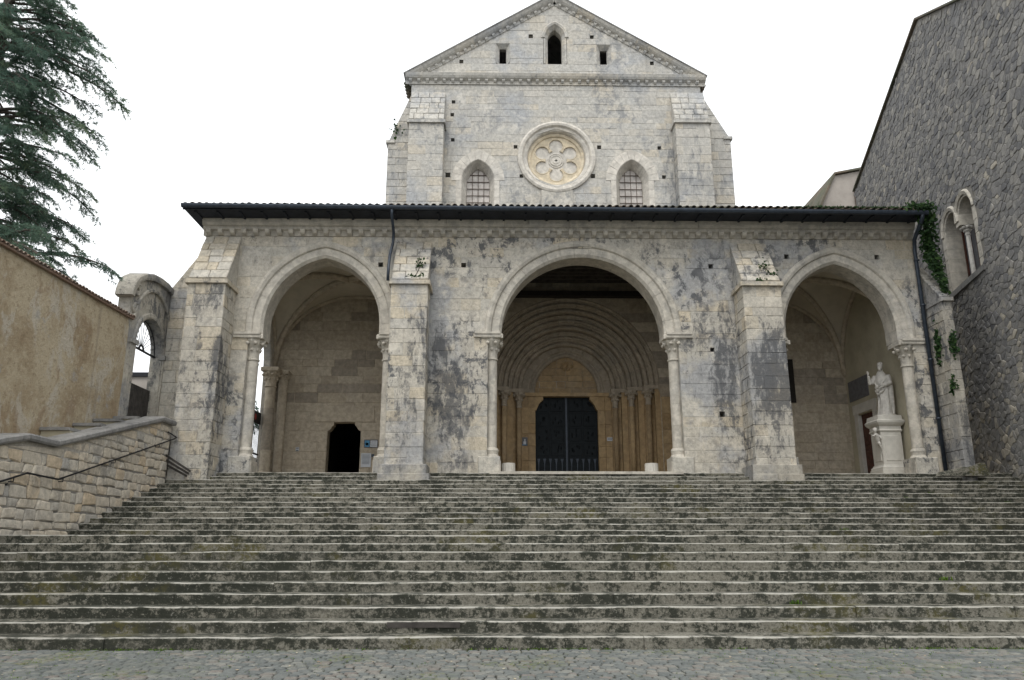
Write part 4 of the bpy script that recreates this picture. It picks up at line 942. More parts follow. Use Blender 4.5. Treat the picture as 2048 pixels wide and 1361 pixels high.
# eyes and brow
for s_ in (-1, 1): e = MB(); ell(e, W(.02 + s_ * .045, -.172, 1.875), (.014, .010, .009), 8, 6); e.build('eye', 'marble', statue)
k = MB(); k.tube([W(.12, -.28, .9), W(.02, -.40, 1.22)], .012, 6); k.tube([W(-.02, -.33, 1.02), W(.2, -.33, 1.07)], .03, 4); k.build('held_book', 'marble', statue)
# cherub on the pedestal corner
b = MB(); C0 = Vector((14.52, 30.0, FLOOR + 1.42))
def K(x, y, z): return C0 + Vector((x, y, z))
b.tube([K(.12, .10, -.10), K(.05, .03, .06), K(-.02, -.02, .22), K(-.03, -.03, .30)], [.09, .105, .10, .05], 10)
ell(b, K(-.05, -.05, .40), (.085, .085, .095)); ell(b, K(-.11, -.10, .39), (.02, .02, .02), 8, 6); ell(b, K(-.03, -.03, .44), (.09, .09, .075))
b.tube([K(-.04, -.08, .25), K(-.16, -.12, .17), K(-.24, -.10, .22)], [.04, .035, .022], 8); b.tube([K(.02, .0, .25), K(.12, -.08, .16), K(.12, -.14, .05)], [.04, .035, .022], 8)
b.tube([K(.08, .04, -.05), K(.06, -.10, -.12), K(.12, -.08, -.30)], [.065, .05, .03], 8); b.tube([K(.12, .12, -.08), K(.16, .02, -.22), K(.20, .06, -.36)], [.065, .05, .03], 8)
b.tube([K(.02, .12, .22), K(.10, .26, .34), K(.14, .30, .22)], [.04, .05, .02], 8)
remeshed(b, 'cherub', 'marble', ped, .012, 2)

# ------------------------------------------------------------------ iron gate in the side arch
ig = empty('iron_gate', (-10.45, 31.4, FLOOR), 'dark iron side gate with a red disc on its top rail', 'gate')
for k in range(30):
    yy = 29.5 + k * .155; MB().tube([(-10.42, yy, FLOOR + .1), (-10.42, yy, 6.7)], .014, 6).build('bar', 'iron', ig)
for z in (4.15, 5.3): MB().box(-10.45, -10.39, 29.45, 34.1, z, z + .06).build('rail', 'iron', ig)
MB().box(-10.45, -10.40, 29.45, 34.1, 6.62, 7.12).build('top_rail', 'iron', ig)
MB().rings([[(-10.395 + k * .012, 33.3 + .13 * math.cos(q), 6.86 + .13 * math.sin(q)) for q in [2 * math.pi * i / 20 for i in range(20)]] for k in (0, 1)]).build('red_disc', flat('red enamel', (.30, .03, .03), .5), ig)

# ------------------------------------------------------------------ left side: parapet, handrail, terrace, rendered wall, gateway
par = empty('stair_parapet', (-11.4, 19, 1.7), 'buff rubble parapet wall with dark sloping coping beside the staircase', 'parapet wall')
FP = Frame((-11.2, 0, 0), (0, 1, 0))
CAP = [(10.5, 1.77), (17.74, 3.90), (18.62, 4.09), (19.86, 4.09), (25.85, 5.66), (26.85, 5.66)]
def captop(y):
    for (a, za), (b_, zb_) in zip(CAP, CAP[1:]):
        if a <= y <= b_: return za + (zb_ - za) * (y - a) / (b_ - a)
    return CAP[0][1] if y < CAP[0][0] else CAP[-1][1]
def pleft(z):
    z += .19; y = 10.5
    while y < 26.4 and captop(y) < z: y += .02
    return y
def roundstone(fr, pl, c0, c1, t, bulge=.04, bev=.025, dome=.008):
    n = len(pl); cx_ = sum(p[0] for p in pl) / n; cy_ = sum(p[1] for p in pl) / n; out = []
    for i in range(n):
        a, b2 = pl[i], pl[(i + 1) % n]
        out.append((a[0] + (cx_ - a[0]) * .07 + rnd.uniform(-.012, .012), a[1] + (cy_ - a[1]) * .07 + rnd.uniform(-.012, .012)))
        mm = ((a[0] + b2[0]) / 2, (a[1] + b2[1]) / 2); out.append((mm[0] + (mm[0] - cx_) * rnd.uniform(-.02, bulge), mm[1] + (mm[1] - cy_) * rnd.uniform(-.02, bulge)))
    return MB().prism(fr, out, c0, c1, bev, t, dome)
def rubble(fr, cs, left, right, holes, bw, jit, proud, thick=.5, mind=0, skip=None):
    core = MB(); st = []; edges = {}
    for (z0, z1) in cs:
        zm = (z0 + z1) / 2; spans = [[(left(z0), left(z1)), (right(z0), right(z1))]]
        for h in holes:
            if h.z0 < zm < h.z1:
                a, b2 = h.at(z0), h.at(z1); new = []
                for (l, r) in spans:
                    m_ = sum(a + b2) / 4
                    new += [[l, (a[0], b2[0])], [(a[1], b2[1]), r]] if l[0] < m_ < r[0] else [[l, r]]
                spans = new
        for (l, r) in spans:
            if min(r) - min(l) < .05: continue
            core.prism(fr, [(l[0], z0), (r[0], z0), (r[1], z1), (l[1], z1)], -thick, 0)
            x = max(l) + rnd.uniform(*bw) * .6; xs = []
            while x < min(r) - bw[0] * .5: xs.append(x); x += rnd.uniform(*bw)
            ed = [l] + [(q + rnd.uniform(-jit, jit), q + rnd.uniform(-jit, jit)) for q in xs] + [r]
            for e0, e1 in zip(ed, ed[1:]):
                g_ = .008
                pl = [(e0[0] + g_, z0 + g_ + rnd.uniform(-jit, jit) * .5), (e1[0] - g_, z0 + g_ + rnd.uniform(-jit, jit) * .5), (e1[1] - g_, z1 - g_ + rnd.uniform(-jit, jit) * .5), (e0[1] + g_, z1 - g_ + rnd.uniform(-jit, jit) * .5)]
                if pl[1][0] - pl[0][0] < .04 or pl[2][0] - pl[3][0] < .04: continue
                if skip and skip((pl[0][0] + pl[1][0]) / 2, zm): continue
                st.append(roundstone(fr, pl, -.05, proud + rnd.uniform(-.012, .02), rnd.random()))
    return core, st
def cells(fr, a0, a1, z0, z1, dx, dz, keep, tint, seed, jz=.42, drop=.10):
    rg = random.Random(seed); nx, nz = int((a1 - a0) / dx), int((z1 - z0) / dz); P = {}
    for j in range(-1, nz + 2):
        for i in range(-1, nx + 2):
            P[i, j] = (a0 + (i + .5 * (j % 2) + rg.uniform(.06, .94)) * dx, z0 + (j + .5 + rg.uniform(-jz, jz)) * dz) if rg.random() > drop else None
    out = []; an = dx / dz * .9
    for j in range(nz):
        for i in range(nx):
            p = P[i, j]
            if not p or not keep(*p): continue
            px_, pz_ = p[0], p[1] * an
            poly = [(px_ - 2 * dx, pz_ - 2 * dx), (px_ + 2 * dx, pz_ - 2 * dx), (px_ + 2 * dx, pz_ + 2 * dx), (px_ - 2 * dx, pz_ + 2 * dx)]
            for dj in (-3, -2, -1, 0, 1, 2, 3):
                for di in (-3, -2, -1, 0, 1, 2, 3):
                    q = P.get((i + di, j + dj))
                    if not q or (di == 0 and dj == 0): continue
                    nx_, nz_ = q[0] - px_, q[1] * an - pz_; L = math.hypot(nx_, nz_)
                    if L < 1e-6: continue
                    nx_ /= L; nz_ /= L; lim = L / 2 - .007; new = []
                    for k in range(len(poly)):
                        A, B = poly[k], poly[(k + 1) % len(poly)]
                        da = (A[0] - px_) * nx_ + (A[1] - pz_) * nz_ - lim; db = (B[0] - px_) * nx_ + (B[1] - pz_) * nz_ - lim
                        if da <= 0: new.append(A)
                        if da * db < 0: t = da / (da - db); new.append((A[0] + (B[0] - A[0]) * t, A[1] + (B[1] - A[1]) * t))
                    poly = new
                    if len(poly) < 3: break
                if len(poly) < 3: break
            if len(poly) < 3: continue
            poly = [(a, b / an) for a, b in poly]; w = max(a for a, b in poly) - min(a for a, b in poly)
            if w < .07: continue
            # cut corners so that the stones look knocked round
            rp = []
            for k in range(len(poly)):
                A, B = poly[k], poly[(k + 1) % len(poly)]; e = rg.uniform(.08, .22)
                rp += [(A[0] + (B[0] - A[0]) * e, A[1] + (B[1] - A[1]) * e), (B[0] + (A[0] - B[0]) * e, B[1] + (A[1] - B[1]) * e)]
            out.append(MB().prism(fr, rp, -.05, .018 + rg.uniform(-.012, .024), .014, tint(rg, *p), rg.uniform(0, .01)))
    return out
core, st = rubble(FP, courses(0, 5.46, .20, .33), pleft, lambda z: 26.76, [], (.2, .82), .065, .03, .38)
core.build('masonry_core', 'rubmortar', par); pieces(st, 'stone', 'parapet', par)
for (a, za), (b_, zb_) in zip(CAP, CAP[1:]):
    n = max(1, round((b_ - a) / 1.5))
    for i in range(n):
        y0, y1 = a + (b_ - a) * i / n, a + (b_ - a) * (i + 1) / n; z0, z1 = za + (zb_ - za) * i / n, za + (zb_ - za) * (i + 1) / n
        rows = []
        for yy, zz in ((y0 + .003, z0), (y1 - .003, z1)): rows.append([(-11.72, yy, zz - .17), (-11.06, yy, zz - .17), (-11.03, yy, zz - .12), (-11.03, yy, zz - .04), (-11.07, yy, zz), (-11.68, yy, zz), (-11.72, yy, zz - .04)])
        MB().rings(rows, rnd.random()).build('coping_stone', 'cap', par)
fm = MB()
for (a, za), (b_, zb_) in zip(CAP, CAP[1:]): fm.prism(FP, [(a, za - .6), (b_, zb_ - .6), (b_, zb_ - .168), (a, za - .168)], -.4, .012)
fm.build('bedding', 'mortar', par); MB().box(-12.36, -11.3, 26.8, 28.24, 3.3, 5.5).build('return_wall', 'mortar', par)
hr = empty('handrail', (-11.1, 20, 2), 'thin black iron handrail bracketed to the stone parapet', 'handrail')
RP = [(11.5, 1.35), (17.9, 2.93), (18.73, 3.17), (20.07, 3.13), (26.83, 5.05)]
MB().tube([(-11.05, y, z) for y, z in RP] + [(-11.05, 27.0, 5.12), (-11.17, 26.5, 5.25)], .024, 8).build('rail', 'iron', hr, True)
for yy in (14.5, 16.4, 18.25, 20.3, 22.9, 25.7):
    zz = 0
    for (a, za), (b_, zb_) in zip(RP, RP[1:]):
        if a <= yy <= b_: zz = za + (zb_ - za) * (yy - a) / (b_ - a)
    q = MB(); q.tube([(-11.05, yy, zz), (-11.05, yy, zz - .1), (-11.19, yy - .02, zz - .1)], .014, 6); q.tube([(-11.19, yy - .02, zz - .02), (-11.19, yy - .02, zz - .19)], .03, 6); q.build('bracket', 'iron', hr)
ter = empty('side_steps', (-12, 22, 4), 'pale plastered side steps rising behind the parapet to the gateway', 'steps')
MB().box(-12.38, -11.6, 9, 21.3, .0, 3.9).build('ramp_fill', 'plaster', ter)
for y0, y1, z in ((21.3, 22.9, 4.62), (22.9, 24.0, 4.98), (24.0, 25.2, 5.28), (25.2, 26.9, 5.55)):
    MB().box(-12.38, -11.6, y0, y1 + .02, 0, z - .085).build('riser', 'cream', ter); MB().box(-12.38, -11.58, y0 - .08, y1 + .03, z - .083, z, .5).build('tread_slab', 'cap', ter)
lwl = empty('garden_wall', (-12.65, 17, 0), 'long ochre rendered garden wall with tile coping left of the stair', 'wall')
MB().rings([[(-12.4, y, 0), (-12.4, y, z), (-12.9, y, z), (-12.9, y, 0)] for y, z in ((4, 8.42), (25.5, 8.88))], .5).build('rendered_wall', 'plaster', lwl)
tl = []
for i in range(118):
    y = 4.1 + i * .182; z = 8.42 + (y - 4) * .0214 + .03; tr = rnd.uniform(-.01, .01); rows = []
    for k in (0, 1):
        r = .085 - .012 * k; x = -12.24 - .68 * k; zz = z + .02 + .10 * (1 - abs(2 * k - 1)) + .12 * k + tr
        rows.append([(x + rnd.uniform(-.01, .01) * 0, y + math.cos(q) * r, zz + math.sin(q) * r * .75) for q in [math.pi * s / 6 for s in range(7)]] + [(x, y + math.cos(q) * (r - .02), zz + math.sin(q) * (r - .02) * .75) for q in [math.pi * (6 - s) / 6 for s in range(7)]])
    tl.append(MB().rings(rows, rnd.random()))
pieces(tl, 'coping_tile', 'tilered', lwl)
MB().rings([[(-12.3, y, z), (-12.3, y, z + .05), (-12.98, y, z + .14), (-12.98, y, z)] for y, z in ((4, 8.425), (25.55, 8.885))], .3).build('coping_bed', 'tilered', lwl)
# baroque gateway
gt_ = empty('stone_gateway', (-12.7, 27, 5.5), 'stained baroque stone gateway with curved pediment and scrolls', 'gateway')
GY0, GY1, GS, GR = 25.95, 28.15, 8.2, 1.1; GCY = (GY0 + GY1) / 2
TOP = [(25.3, 9.8), (25.33, 9.98), (25.42, 10.2), (25.6, 10.42), (26.0, 10.65), (26.6, 10.83), (27.2, 10.9), (27.8, 10.9), (28.4, 10.8), (29.0, 10.6), (29.55, 10.32), (29.9, 10.05)]
def gtop(y):
    for (a, za), (b_, zb_) in zip(TOP, TOP[1:]):
        if a <= y <= b_: return za + (zb_ - za) * (y - a) / (b_ - a)
    return TOP[0][1] if y < TOP[0][0] else TOP[-1][1]
FG = Frame((-12.38, 0, 0), (0, 1, 0)); m = MB()
ys = sorted({25.45, 29.9, GY0, GY1, *[GY0 + .1 * i for i in range(23)], *[y for y, z in TOP if 25.45 < y < 29.9]})
for a, b_ in zip(ys, ys[1:]):
    f_ = lambda y: 3.6 if (y < GY0 - 1e-6 or y > GY1 + 1e-6) else GS + math.sqrt(max(0, GR * GR - (y - GCY) ** 2))
    mid = (a + b_) / 2; out_ = mid < GY0 or mid > GY1
    za, zb_ = (3.6, 3.6) if out_ else (f_(a), f_(b_))
    m.prism(FG, [(a, za), (b_, zb_), (b_, gtop(b_)), (a, gtop(a))], -.42, 0)
m.prism(FG, [(25.32, 8.95), (25.45, 8.6), (25.45, gtop(25.45)), (25.38, gtop(25.38)), (25.32, gtop(25.32))], -.42, 0)
m.build('gateway_wall', 'gate', gt_)
def band(pts, w, c0, c1, nm, t=.5):
    rows = []
    for i, (y, z) in enumerate(pts):
        a, b_ = pts[max(0, i - 1)], pts[min(len(pts) - 1, i + 1)]; d = Vector((b_[0] - a[0], b_[1] - a[1])).normalized(); n_ = Vector((-d.y, d.x))
        rows.append([FG.p(y + n_.x * o, z + n_.y * o, c) for o, c in ((0, c0), (0, c1 - .02), (w * .3, c1), (w * .8, c1), (w, c1 - .04), (w, c0))])
    MB().rings(rows, t).build(nm, 'gate', gt_)
band([(y, z - .2) for y, z in TOP], .24, -.45, .14, 'pediment_cornice', .3)
band([(GCY - (1.45) * math.cos(q), GS + .45 + 1.62 * math.sin(q)) for q in [math.pi * (.06 + .88 * i / 18) for i in range(19)]], .13, -.02, .10, 'pediment_band', .4)
band([(GCY - 1.12 * math.cos(q), GS + 1.12 * math.sin(q)) for q in [math.pi * i / 20 for i in range(21)]], .2, -.02, .07, 'arch_band', .6)
for yy, zz, rr_ in ((25.6, 9.95, .24), (29.35, 9.8, .34), (25.62, 9.3, .2), (29.05, 9.3, .24)):
    pts = [(yy + math.cos(q) * rr_ * (1 - q / 16), zz + math.sin(q) * rr_ * (1 - q / 16)) for q in [i * .45 for i in range(28)]]
    MB().tube([FG.p(a, b_, .04) for a, b_ in pts], [.075 * (1 - i / 40) for i in range(28)], 7).build('scroll', 'gate', gt_)
for a0, a1 in ((25.5, GY0 - .03), (GY1 + .03, 28.75)):
    MB().fbox(FG, a0, a1, 5.4, GS - .1, 0, .07).build('pilaster', 'gate', gt_); MB().fbox(FG, a0 - .06, a1 + .06, GS - .1, GS + .06, -.1, .13).build('impost', 'gate', gt_)
fg = empty('fan_grille', (-12.8, GCY, GS), 'black wrought iron fanlight grille in the arch of the stone gateway', 'grille')
MB().box(-12.68, -12.62, GY0, GY1, GS - .03, GS + .03).build('transom_bar', 'iron', fg)
MB().tube([(-12.65, GCY + .17 * math.cos(q), GS + .17 * math.sin(q)) for q in [math.pi * i / 12 for i in range(13)]], .035, 6).build('hub', 'iron', fg)
MB().tube([(-12.65, GCY + 1.07 * math.cos(q), GS + 1.07 * math.sin(q)) for q in [math.pi * i / 24 for i in range(25)]], .02, 6).build('rim', 'iron', fg)
for i in range(1, 12):
    q = math.pi * i / 12; MB().tube([(-12.65, GCY + .17 * math.cos(q), GS + .17 * math.sin(q)), (-12.65, GCY + 1.07 * math.cos(q), GS + 1.07 * math.sin(q))], .012, 5).build('spoke', 'iron', fg)
sg = empty('slatted_gate', (-12.85, GCY, 5.5), 'low grey slatted gate closing the stone gateway', 'gate')
for i in range(15): MB().box(-12.70, -12.66, GY0 + .01 + i * .146, GY0 + .13 + i * .146, 5.56, 6.95, rnd.random()).build('slat', 'timber', sg)
for z in (5.75, 6.6): MB().box(-12.75, -12.705, GY0, GY1, z, z + .1).build('rail', 'timber', sg)
bw_ = empty('yard_wall', (-20, 40, 0), 'grey yard wall with dark top seen through the stone gateway', 'wall')
MB().box(-27, -14.2, 40, 40.5, 0, 10.0).build('rendered_wall', 'farwall', bw_); MB().box(-27, -14.1, 39.9, 40.6, 10.002, 10.22).build('coping', 'iron', bw_)
# planks in the corner at the stair head
for i, lb in enumerate(('top old timber plank leaning in the corner by the portico buttress', 'middle old timber plank leaning in the corner by the portico buttress', 'bottom old timber plank leaning in the corner by the portico buttress')):
    fr = Frame((-11.17, 26.62 + .05 * i, 4.42 - .15 * i), (.82 - .06 * i, -.02, -.5 + .07 * i), (0, .0, 1)); o = MB().fbox(fr, 0, 1.0 - .1 * i, 0, .075, -.04, .04).build('plank', 'timber'); tag(o, lb, 'plank', 'planks in the corner')

# ------------------------------------------------------------------ rubble building on the right
rb = empty('rubble_building', (18.5, 27, 3), 'tall dark rubble stone gable building on the right of the stair', 'building')
AN = R_(12.2); FRB = Frame((18.0, 26.8, 0), (-math.sin(AN), -math.cos(AN), 0))
def topz(a): return 24.45 + (a + 3.5) * (24.45 - 22.5) / 13.9 if a < -3.5 else 24.45 - (a + 3.5) * .542
AL, AR_ = -17.4, 15.0
def rl(z): return AL if z <= 22.5 else AL + (z - 22.5) / (24.45 - 22.5) * 13.9
def rr2(z): return AR_ if z <= topz(AR_) else -3.5 + (24.45 - z) / .542
BIF = rect(-4.42, -.62, 11.6, 14.98)
core, _ = rubble(FRB, courses(0, 24.4, .6, .9, [11.6, 14.98, 22.5]), rl, rr2, [BIF], (3, 4), .0, .0, .9, skip=lambda a, z: True)
def rtop(a, z): return z < topz(a) - .12 and not (-4.5 < a < -.54 and 11.5 < z < 15.1)
def rtint(g_, a, z):
    lo = max(0., min(1., (10.5 - z + 1.5 * math.sin(a * 1.1)) / 5.)); return min(1, max(0, g_.random() ** 1.15 * (.85 if g_.random() < .25 else .66) + .30 * lo))
st = cells(FRB, -17.3, 12.5, 1.0, 24.4, .275, .175, lambda a, z: rtop(a, z) and not (a < -9 and z < 13), rtint, 31, .42, .36)
core.build('wall_core', 'rubmortar', rb); pieces(st, 'rubble_stone', 'rubble', rb)
bf = empty('twin_window', tuple(FRB.p(-2.5, 11.6)), parent=rb)
bars = [(-4.42, -4.08), (-.96, -.62)]
for a0, a1 in bars:
    for z0, z1 in courses(11.6, 14.2, .4, .6): MB().prism(FRB, [(a0 + .004, z0 + .004), (a1 - .004, z0 + .004), (a1 - .004, z1 - .004), (a0 + .004, z1 - .004)], -.7, .02, .012, rnd.random()).build('jamb_stone', 'arch', bf)
for c in (-3.34, -1.70):
    for m in voussoirs(FRB, c, 14.2, .74, .74, 9, [(0, -.7), (0, -.10), (.06, -.02), (.10, .0), (.24, .0), (.26, .07), (.34, .10), (.36, -.02), (.36, -.7)] if 0 else [(0, -.7), (0, -.02), (.08, .0), (.08, .05), (.2, .10), (.27, .03), (.27, -.7)]): m.build('voussoir', 'arch', bf)
hd = MB(); n = 40
for i in range(n):
    a0, a1 = -4.42 + 3.8 * i / n, -4.42 + 3.8 * (i + 1) / n
    def bot(a):
        z = 14.2
        for c in (-3.34, -1.70):
            if abs(a - c) < .9: z = max(z, 14.2 + math.sqrt(.81 - (a - c) ** 2))
        return z
    b0, b1 = bot(a0), bot(a1)
    if min(b0, b1) < 14.97: hd.prism(FRB, [(a0, min(b0, 14.97)), (a1, min(b1, 14.97)), (a1, 14.98), (a0, 14.98)], -.7, .03)
hd.build('window_head', 'rubmortar', bf)
p = FRB.p(-2.52, 0, -.30)
MB().lathe((p.x, p.y, 0), [(.14, 11.75), (.14, 11.85), (.10, 11.95), (.085, 12.0), (.08, 13.62)], 14, .6).build('colonnette', 'marble', bf, True)
leafcap((p.x, p.y, 0), .085, .2, 13.62, 14.02).build('capital', 'marble', bf)
MB().fbox(FRB, -2.72, -2.32, 14.02, 14.2, -.62, .02, .6).build('impost', 'arch', bf)
MB().fbox(FRB, -4.5, -.55, 11.5, 11.72, -.7, .10, .4).build('sill', 'cap', bf)
for c in (-3.34, -1.70):
    w_ = empty('window_casement', tuple(FRB.p(c, 11.8, -.6)), parent=rb)
    MB().fbox(FRB, c - .73, c + .73, 11.72, 14.9, -.75, -.70).build('glass', 'panelgrey', w_)
    for a in (c - .72, c - .05, c + .62): MB().fbox(FRB, a, a + .1, 11.72, 14.9, -.70, -.64).build('casement_stile', 'cream' if 0 else 'wood', w_)
MB().box(18.9, 27, 27.0, 60, 3, 12).build('inner_mass', 'void', rb) if False else None
# roof slabs behind the verge
for (a0, z0), (a1, z1) in (((AL, 22.52), (-3.5, 24.47)), ((-3.5, 24.47), (AR_, topz(AR_) + .02))):
    rows = [[FRB.p(a, z + dz, c) for dz, c in ((0, .14), (.09, .14), (.09, -9), (0, -9))] for a, z in ((a0, z0), (a1, z1))]
    MB().rings(rows, .5).build('roof_slope', 'tile', rb)
sw = MB()
sw.rings([[FRB.p(AL, z, c) for z, c in ((0, -.05), (22.5, -.05), (22.5, -9), (0, -9))], [FRB.p(AL + .4, z, c) for z, c in ((0, -.05), (22.5, -.05), (22.5, -9), (0, -9))]], .5); sw.build('end_wall', 'farwall', rb)
fh = empty('distant_house', (23, 48, 10), 'plain grey rendered house rising behind the portico roof', 'house')
pf = [(19.2, 10), (20.38, 22.3), (21.59, 24.69), (26, 25.6), (26, 10)]
MB().rings([[(a, y, b_) for a, b_ in pf] for y in (46, 58)], .5).build('rendered_wall', 'farwall', fh)
for (a0, z0), (a1, z1) in (((20.2, 22.0), (21.55, 24.72)), ((21.52, 24.72), (26, 25.66))):
    d = Vector((a1 - a0, 0, z1 - z0)).normalized(); n_ = Vector((-d.z, 0, d.x))
    MB().rings([[Vector((a, y, z)) + n_ * o for y, o in ((45.8, .005), (45.8, .13), (58, .13), (58, .005))] for a, z in ((a0, z0), (a1, z1))], .4).build('roof_slope', 'tile', fh)
MB().tube([(22.75, 45.9, 23.6), (22.8, 45.9, 18)], .1, 8).build('downpipe', 'rust', fh)
MB().add([(15.0, 26.8, 3.84), (16.75, 26.75, 3.84), (16.75, 27.1, 3.84), (15.0, 27.1, 3.84), (15.2, 26.85, 3.9), (16.6, 26.8, 4.3), (16.7, 27.08, 4.32), (15.1, 27.08, 3.98)], [(3, 2, 1, 0), (4, 5, 6, 7), (0, 1, 5, 4), (1, 2, 6, 5), (2, 3, 7, 6), (3, 0, 4, 7)], .6).build('kerb_wedge', 'step')
tag(bpy.data.objects['kerb_wedge'], 'mossy sloping stone wedge at the foot of the right corner buttress', 'stone')
# ------------------------------------------------------------------ cedars
def cedar(name, base, height, r0, label, limbs, seed, nsc=1.0, z_from=.25, reach=lambda t: 1, group=None, dens=.88):
    rg = random.Random(seed); t = empty(name, base, label, 'tree', group); bx, by, bz = base
    trunk = MB(); n = 14
    trunk.tube([(bx + .12 * math.sin(i * .9), by + .1 * math.cos(i * 1.1), bz + height * i / n) for i in range(n + 1)], [r0 * (1 - .9 * i / n) + .02 for i in range(n + 1)], 10)
    trunk.build('trunk', 'bark', t, True)
    limb = MB(); fol = MB()
    def tuft(p, d, s, tt):
        for _ in range(6):
            v = (d + Vector((rg.gauss(0, .6), rg.gauss(0, .6), rg.gauss(-.05, .55)))).normalized(); L = s * rg.uniform(.7, 1.3); w = v.orthogonal().normalized(); w.rotate(Matrix.Rotation(rg.uniform(0, 6.3), 3, v)); w *= s * .085
            fol.add([p - w, p + w, p + v * L], [(0, 1, 2)], min(1, max(0, tt + rg.uniform(-.2, .2))))
    def spray(p, d, L, tt):
        n = max(3, int(L / .075)); q = p.copy(); pts = [q.copy()]; dd = d.copy()
        for i in range(n):
            dd = (dd + Vector((rg.gauss(0, .09), rg.gauss(0, .09), -.055 + rg.gauss(0, .05)))).normalized(); q = q + dd * L / n; pts.append(q.copy())
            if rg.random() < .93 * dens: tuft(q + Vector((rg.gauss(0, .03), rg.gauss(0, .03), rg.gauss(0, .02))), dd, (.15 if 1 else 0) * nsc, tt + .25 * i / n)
            if i > 0 and rg.random() < .55:
                sd = dd.cross(Vector((0, 0, 1))).normalized() * rg.choice((-1, 1)); e = (dd * .6 + sd * .8 + Vector((0, 0, -.15 + rg.gauss(0, .1)))).normalized(); l2 = L * rg.uniform(.18, .4); q2 = q.copy()
                for _ in range(max(2, int(l2 / .08))):
                    q2 = q2 + e * .08; e = (e + Vector((0, 0, -.07))).normalized(); tuft(q2, e, .12 * nsc, tt + .15)
        limb.tube([pts[0], pts[len(pts) // 2], pts[-1]], [.012, .008, .003], 4, cap=False)
    for (h, ang, L, rise) in limbs:
        p = Vector((bx, by, bz + h)); d = Vector((math.cos(ang), math.sin(ang), rise)).normalized(); n = max(6, int(L / .3)); pts = [p.copy()]; dirs = [d.copy()]
        for i in range(n):
            d = (d + Vector((rg.gauss(0, .05), rg.gauss(0, .05), -.9 / n * .8 + rg.gauss(0, .03)))).normalized(); p = p + d * L / n; pts.append(p.copy()); dirs.append(d.copy())
        limb.tube(pts, [.085 * (L / 5) * (1 - i / (n + 1)) + .012 for i in range(n + 1)], 6)
        tb = rg.uniform(.05, .55)
        for i in range(1, n + 1):
            f = i / n
            if f < z_from: continue
            for s_ in (-1, 1):
                for _ in range(2):
                    if rg.random() < .80 * dens:
                        sd = dirs[i].cross(Vector((0, 0, 1))).normalized() * s_; e = (dirs[i] * rg.uniform(.4, 1.0) + sd * rg.uniform(.3, 1.0) + Vector((0, 0, rg.uniform(-.4, .2)))).normalized()
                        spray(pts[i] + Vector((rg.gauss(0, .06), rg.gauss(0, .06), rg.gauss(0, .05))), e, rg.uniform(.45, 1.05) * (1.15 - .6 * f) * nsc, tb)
            if rg.random() < .5: spray(pts[i], (dirs[i] + Vector((0, 0, -.9))).normalized(), rg.uniform(.3, .6) * nsc, tb)
        spray(pts[-1], dirs[-1], .6 * nsc, tb + .2)
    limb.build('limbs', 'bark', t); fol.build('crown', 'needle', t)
    return t
rg = random.Random(3)
TX, TY = -17.6, 24.3
L1 = []
# reach towards the stair, level by level (height, length)
for h, L in ((20.2, 2.6), (19.4, 3.0), (18.9, 3.3), (18.3, 3.9), (17.7, 4.5), (17.2, 4.4), (16.6, 3.6), (15.9, 4.2), (15.1, 4.0), (14.6, 4.3), (13.8, 4.2), (13.0, 3.9), (12.5, 3.8), (11.9, 3.6), (11.2, 3.2), (10.6, 5.6), (10.1, 5.0), (9.6, 3.6)):
    for da in (-.75, -.2, .35):
        L1.append((h + rg.uniform(-.2, .9), da + rg.uniform(-.25, .25), L * rg.uniform(.72, .95) * (1 if abs(da) < .5 else 1.1), rg.uniform(.05, .3)))
for h in [9 + i * .55 for i in range(24)]:
    L1.append((h, rg.uniform(1.0, 5.3), max(1.2, (25 - h) * .28) * rg.uniform(.8, 1.1), rg.uniform(.05, .4)))
for _ in range(26):
    h = rg.uniform(9.5, 20); L1.append((h, rg.uniform(-1.2, 1.2), max(1.6, (25 - h) * .27) * rg.uniform(.6, 1.0), rg.uniform(-.05, .35)))
for h in (19.6, 20.3, 21, 21.8): L1.append((h, rg.uniform(-.6, .6), 2.2 - (h - 19) * .3, .35))
cedar('cedar_tree', (TX, TY, 0), 24.5, .42, 'large dark cedar rising behind the ochre garden wall', L1, 8, 1.0, .3, dens=.88)
L2 = [(5 + i * .42, rg.uniform(0, 6.28), max(.9, (15 - (5 + i * .42)) * .3), rg.uniform(0, .3)) for i in range(26)]
cedar('cedar_tree', (-16.4, 47, 0), 15.5, .28, 'distant cedar glimpsed beyond the iron side gate', L2, 4, 1.3, .2, dens=.7)

# ------------------------------------------------------------------ ivy and wall weeds
def ivy(name, label, patches, seed, size=.09, group=None):
    rg = random.Random(seed); m = MB(); st = MB()
    for (c, r, n) in patches:
        for _ in range(n):
            p = Vector(c) + Vector((rg.gauss(0, r[0]), -abs(rg.gauss(0, r[1])), rg.gauss(0, r[2]))); nrm = Vector((rg.gauss(-.3, .5), -1, rg.gauss(.3, .5))).normalized(); a = nrm.orthogonal().normalized(); a.rotate(Matrix.Rotation(rg.uniform(0, 6.3), 3, nrm)); b = nrm.cross(a); s = size * rg.uniform(.6, 1.4)
            m.add([p - b * s * .8, p + a * s * .7 - b * .15 * s, p + a * .25 * s + b * s, p - a * .25 * s + b * s, p - a * s * .7 - b * .15 * s], [(0, 1, 2, 3, 4)], rg.random())
    cs = [Vector(c) for c, r, n in patches]
    if len(cs) > 1: st.tube(cs, .015, 5)
    else: st.tube([cs[0] + Vector((0, .02, -.15)), cs[0] + Vector((.03, -.02, .1))], .012, 5)
    e = empty(name, tuple(cs[-1]), label, 'plant', group); m.build('leaves', 'leaf', e); st.build('stem', 'bark', e); return e
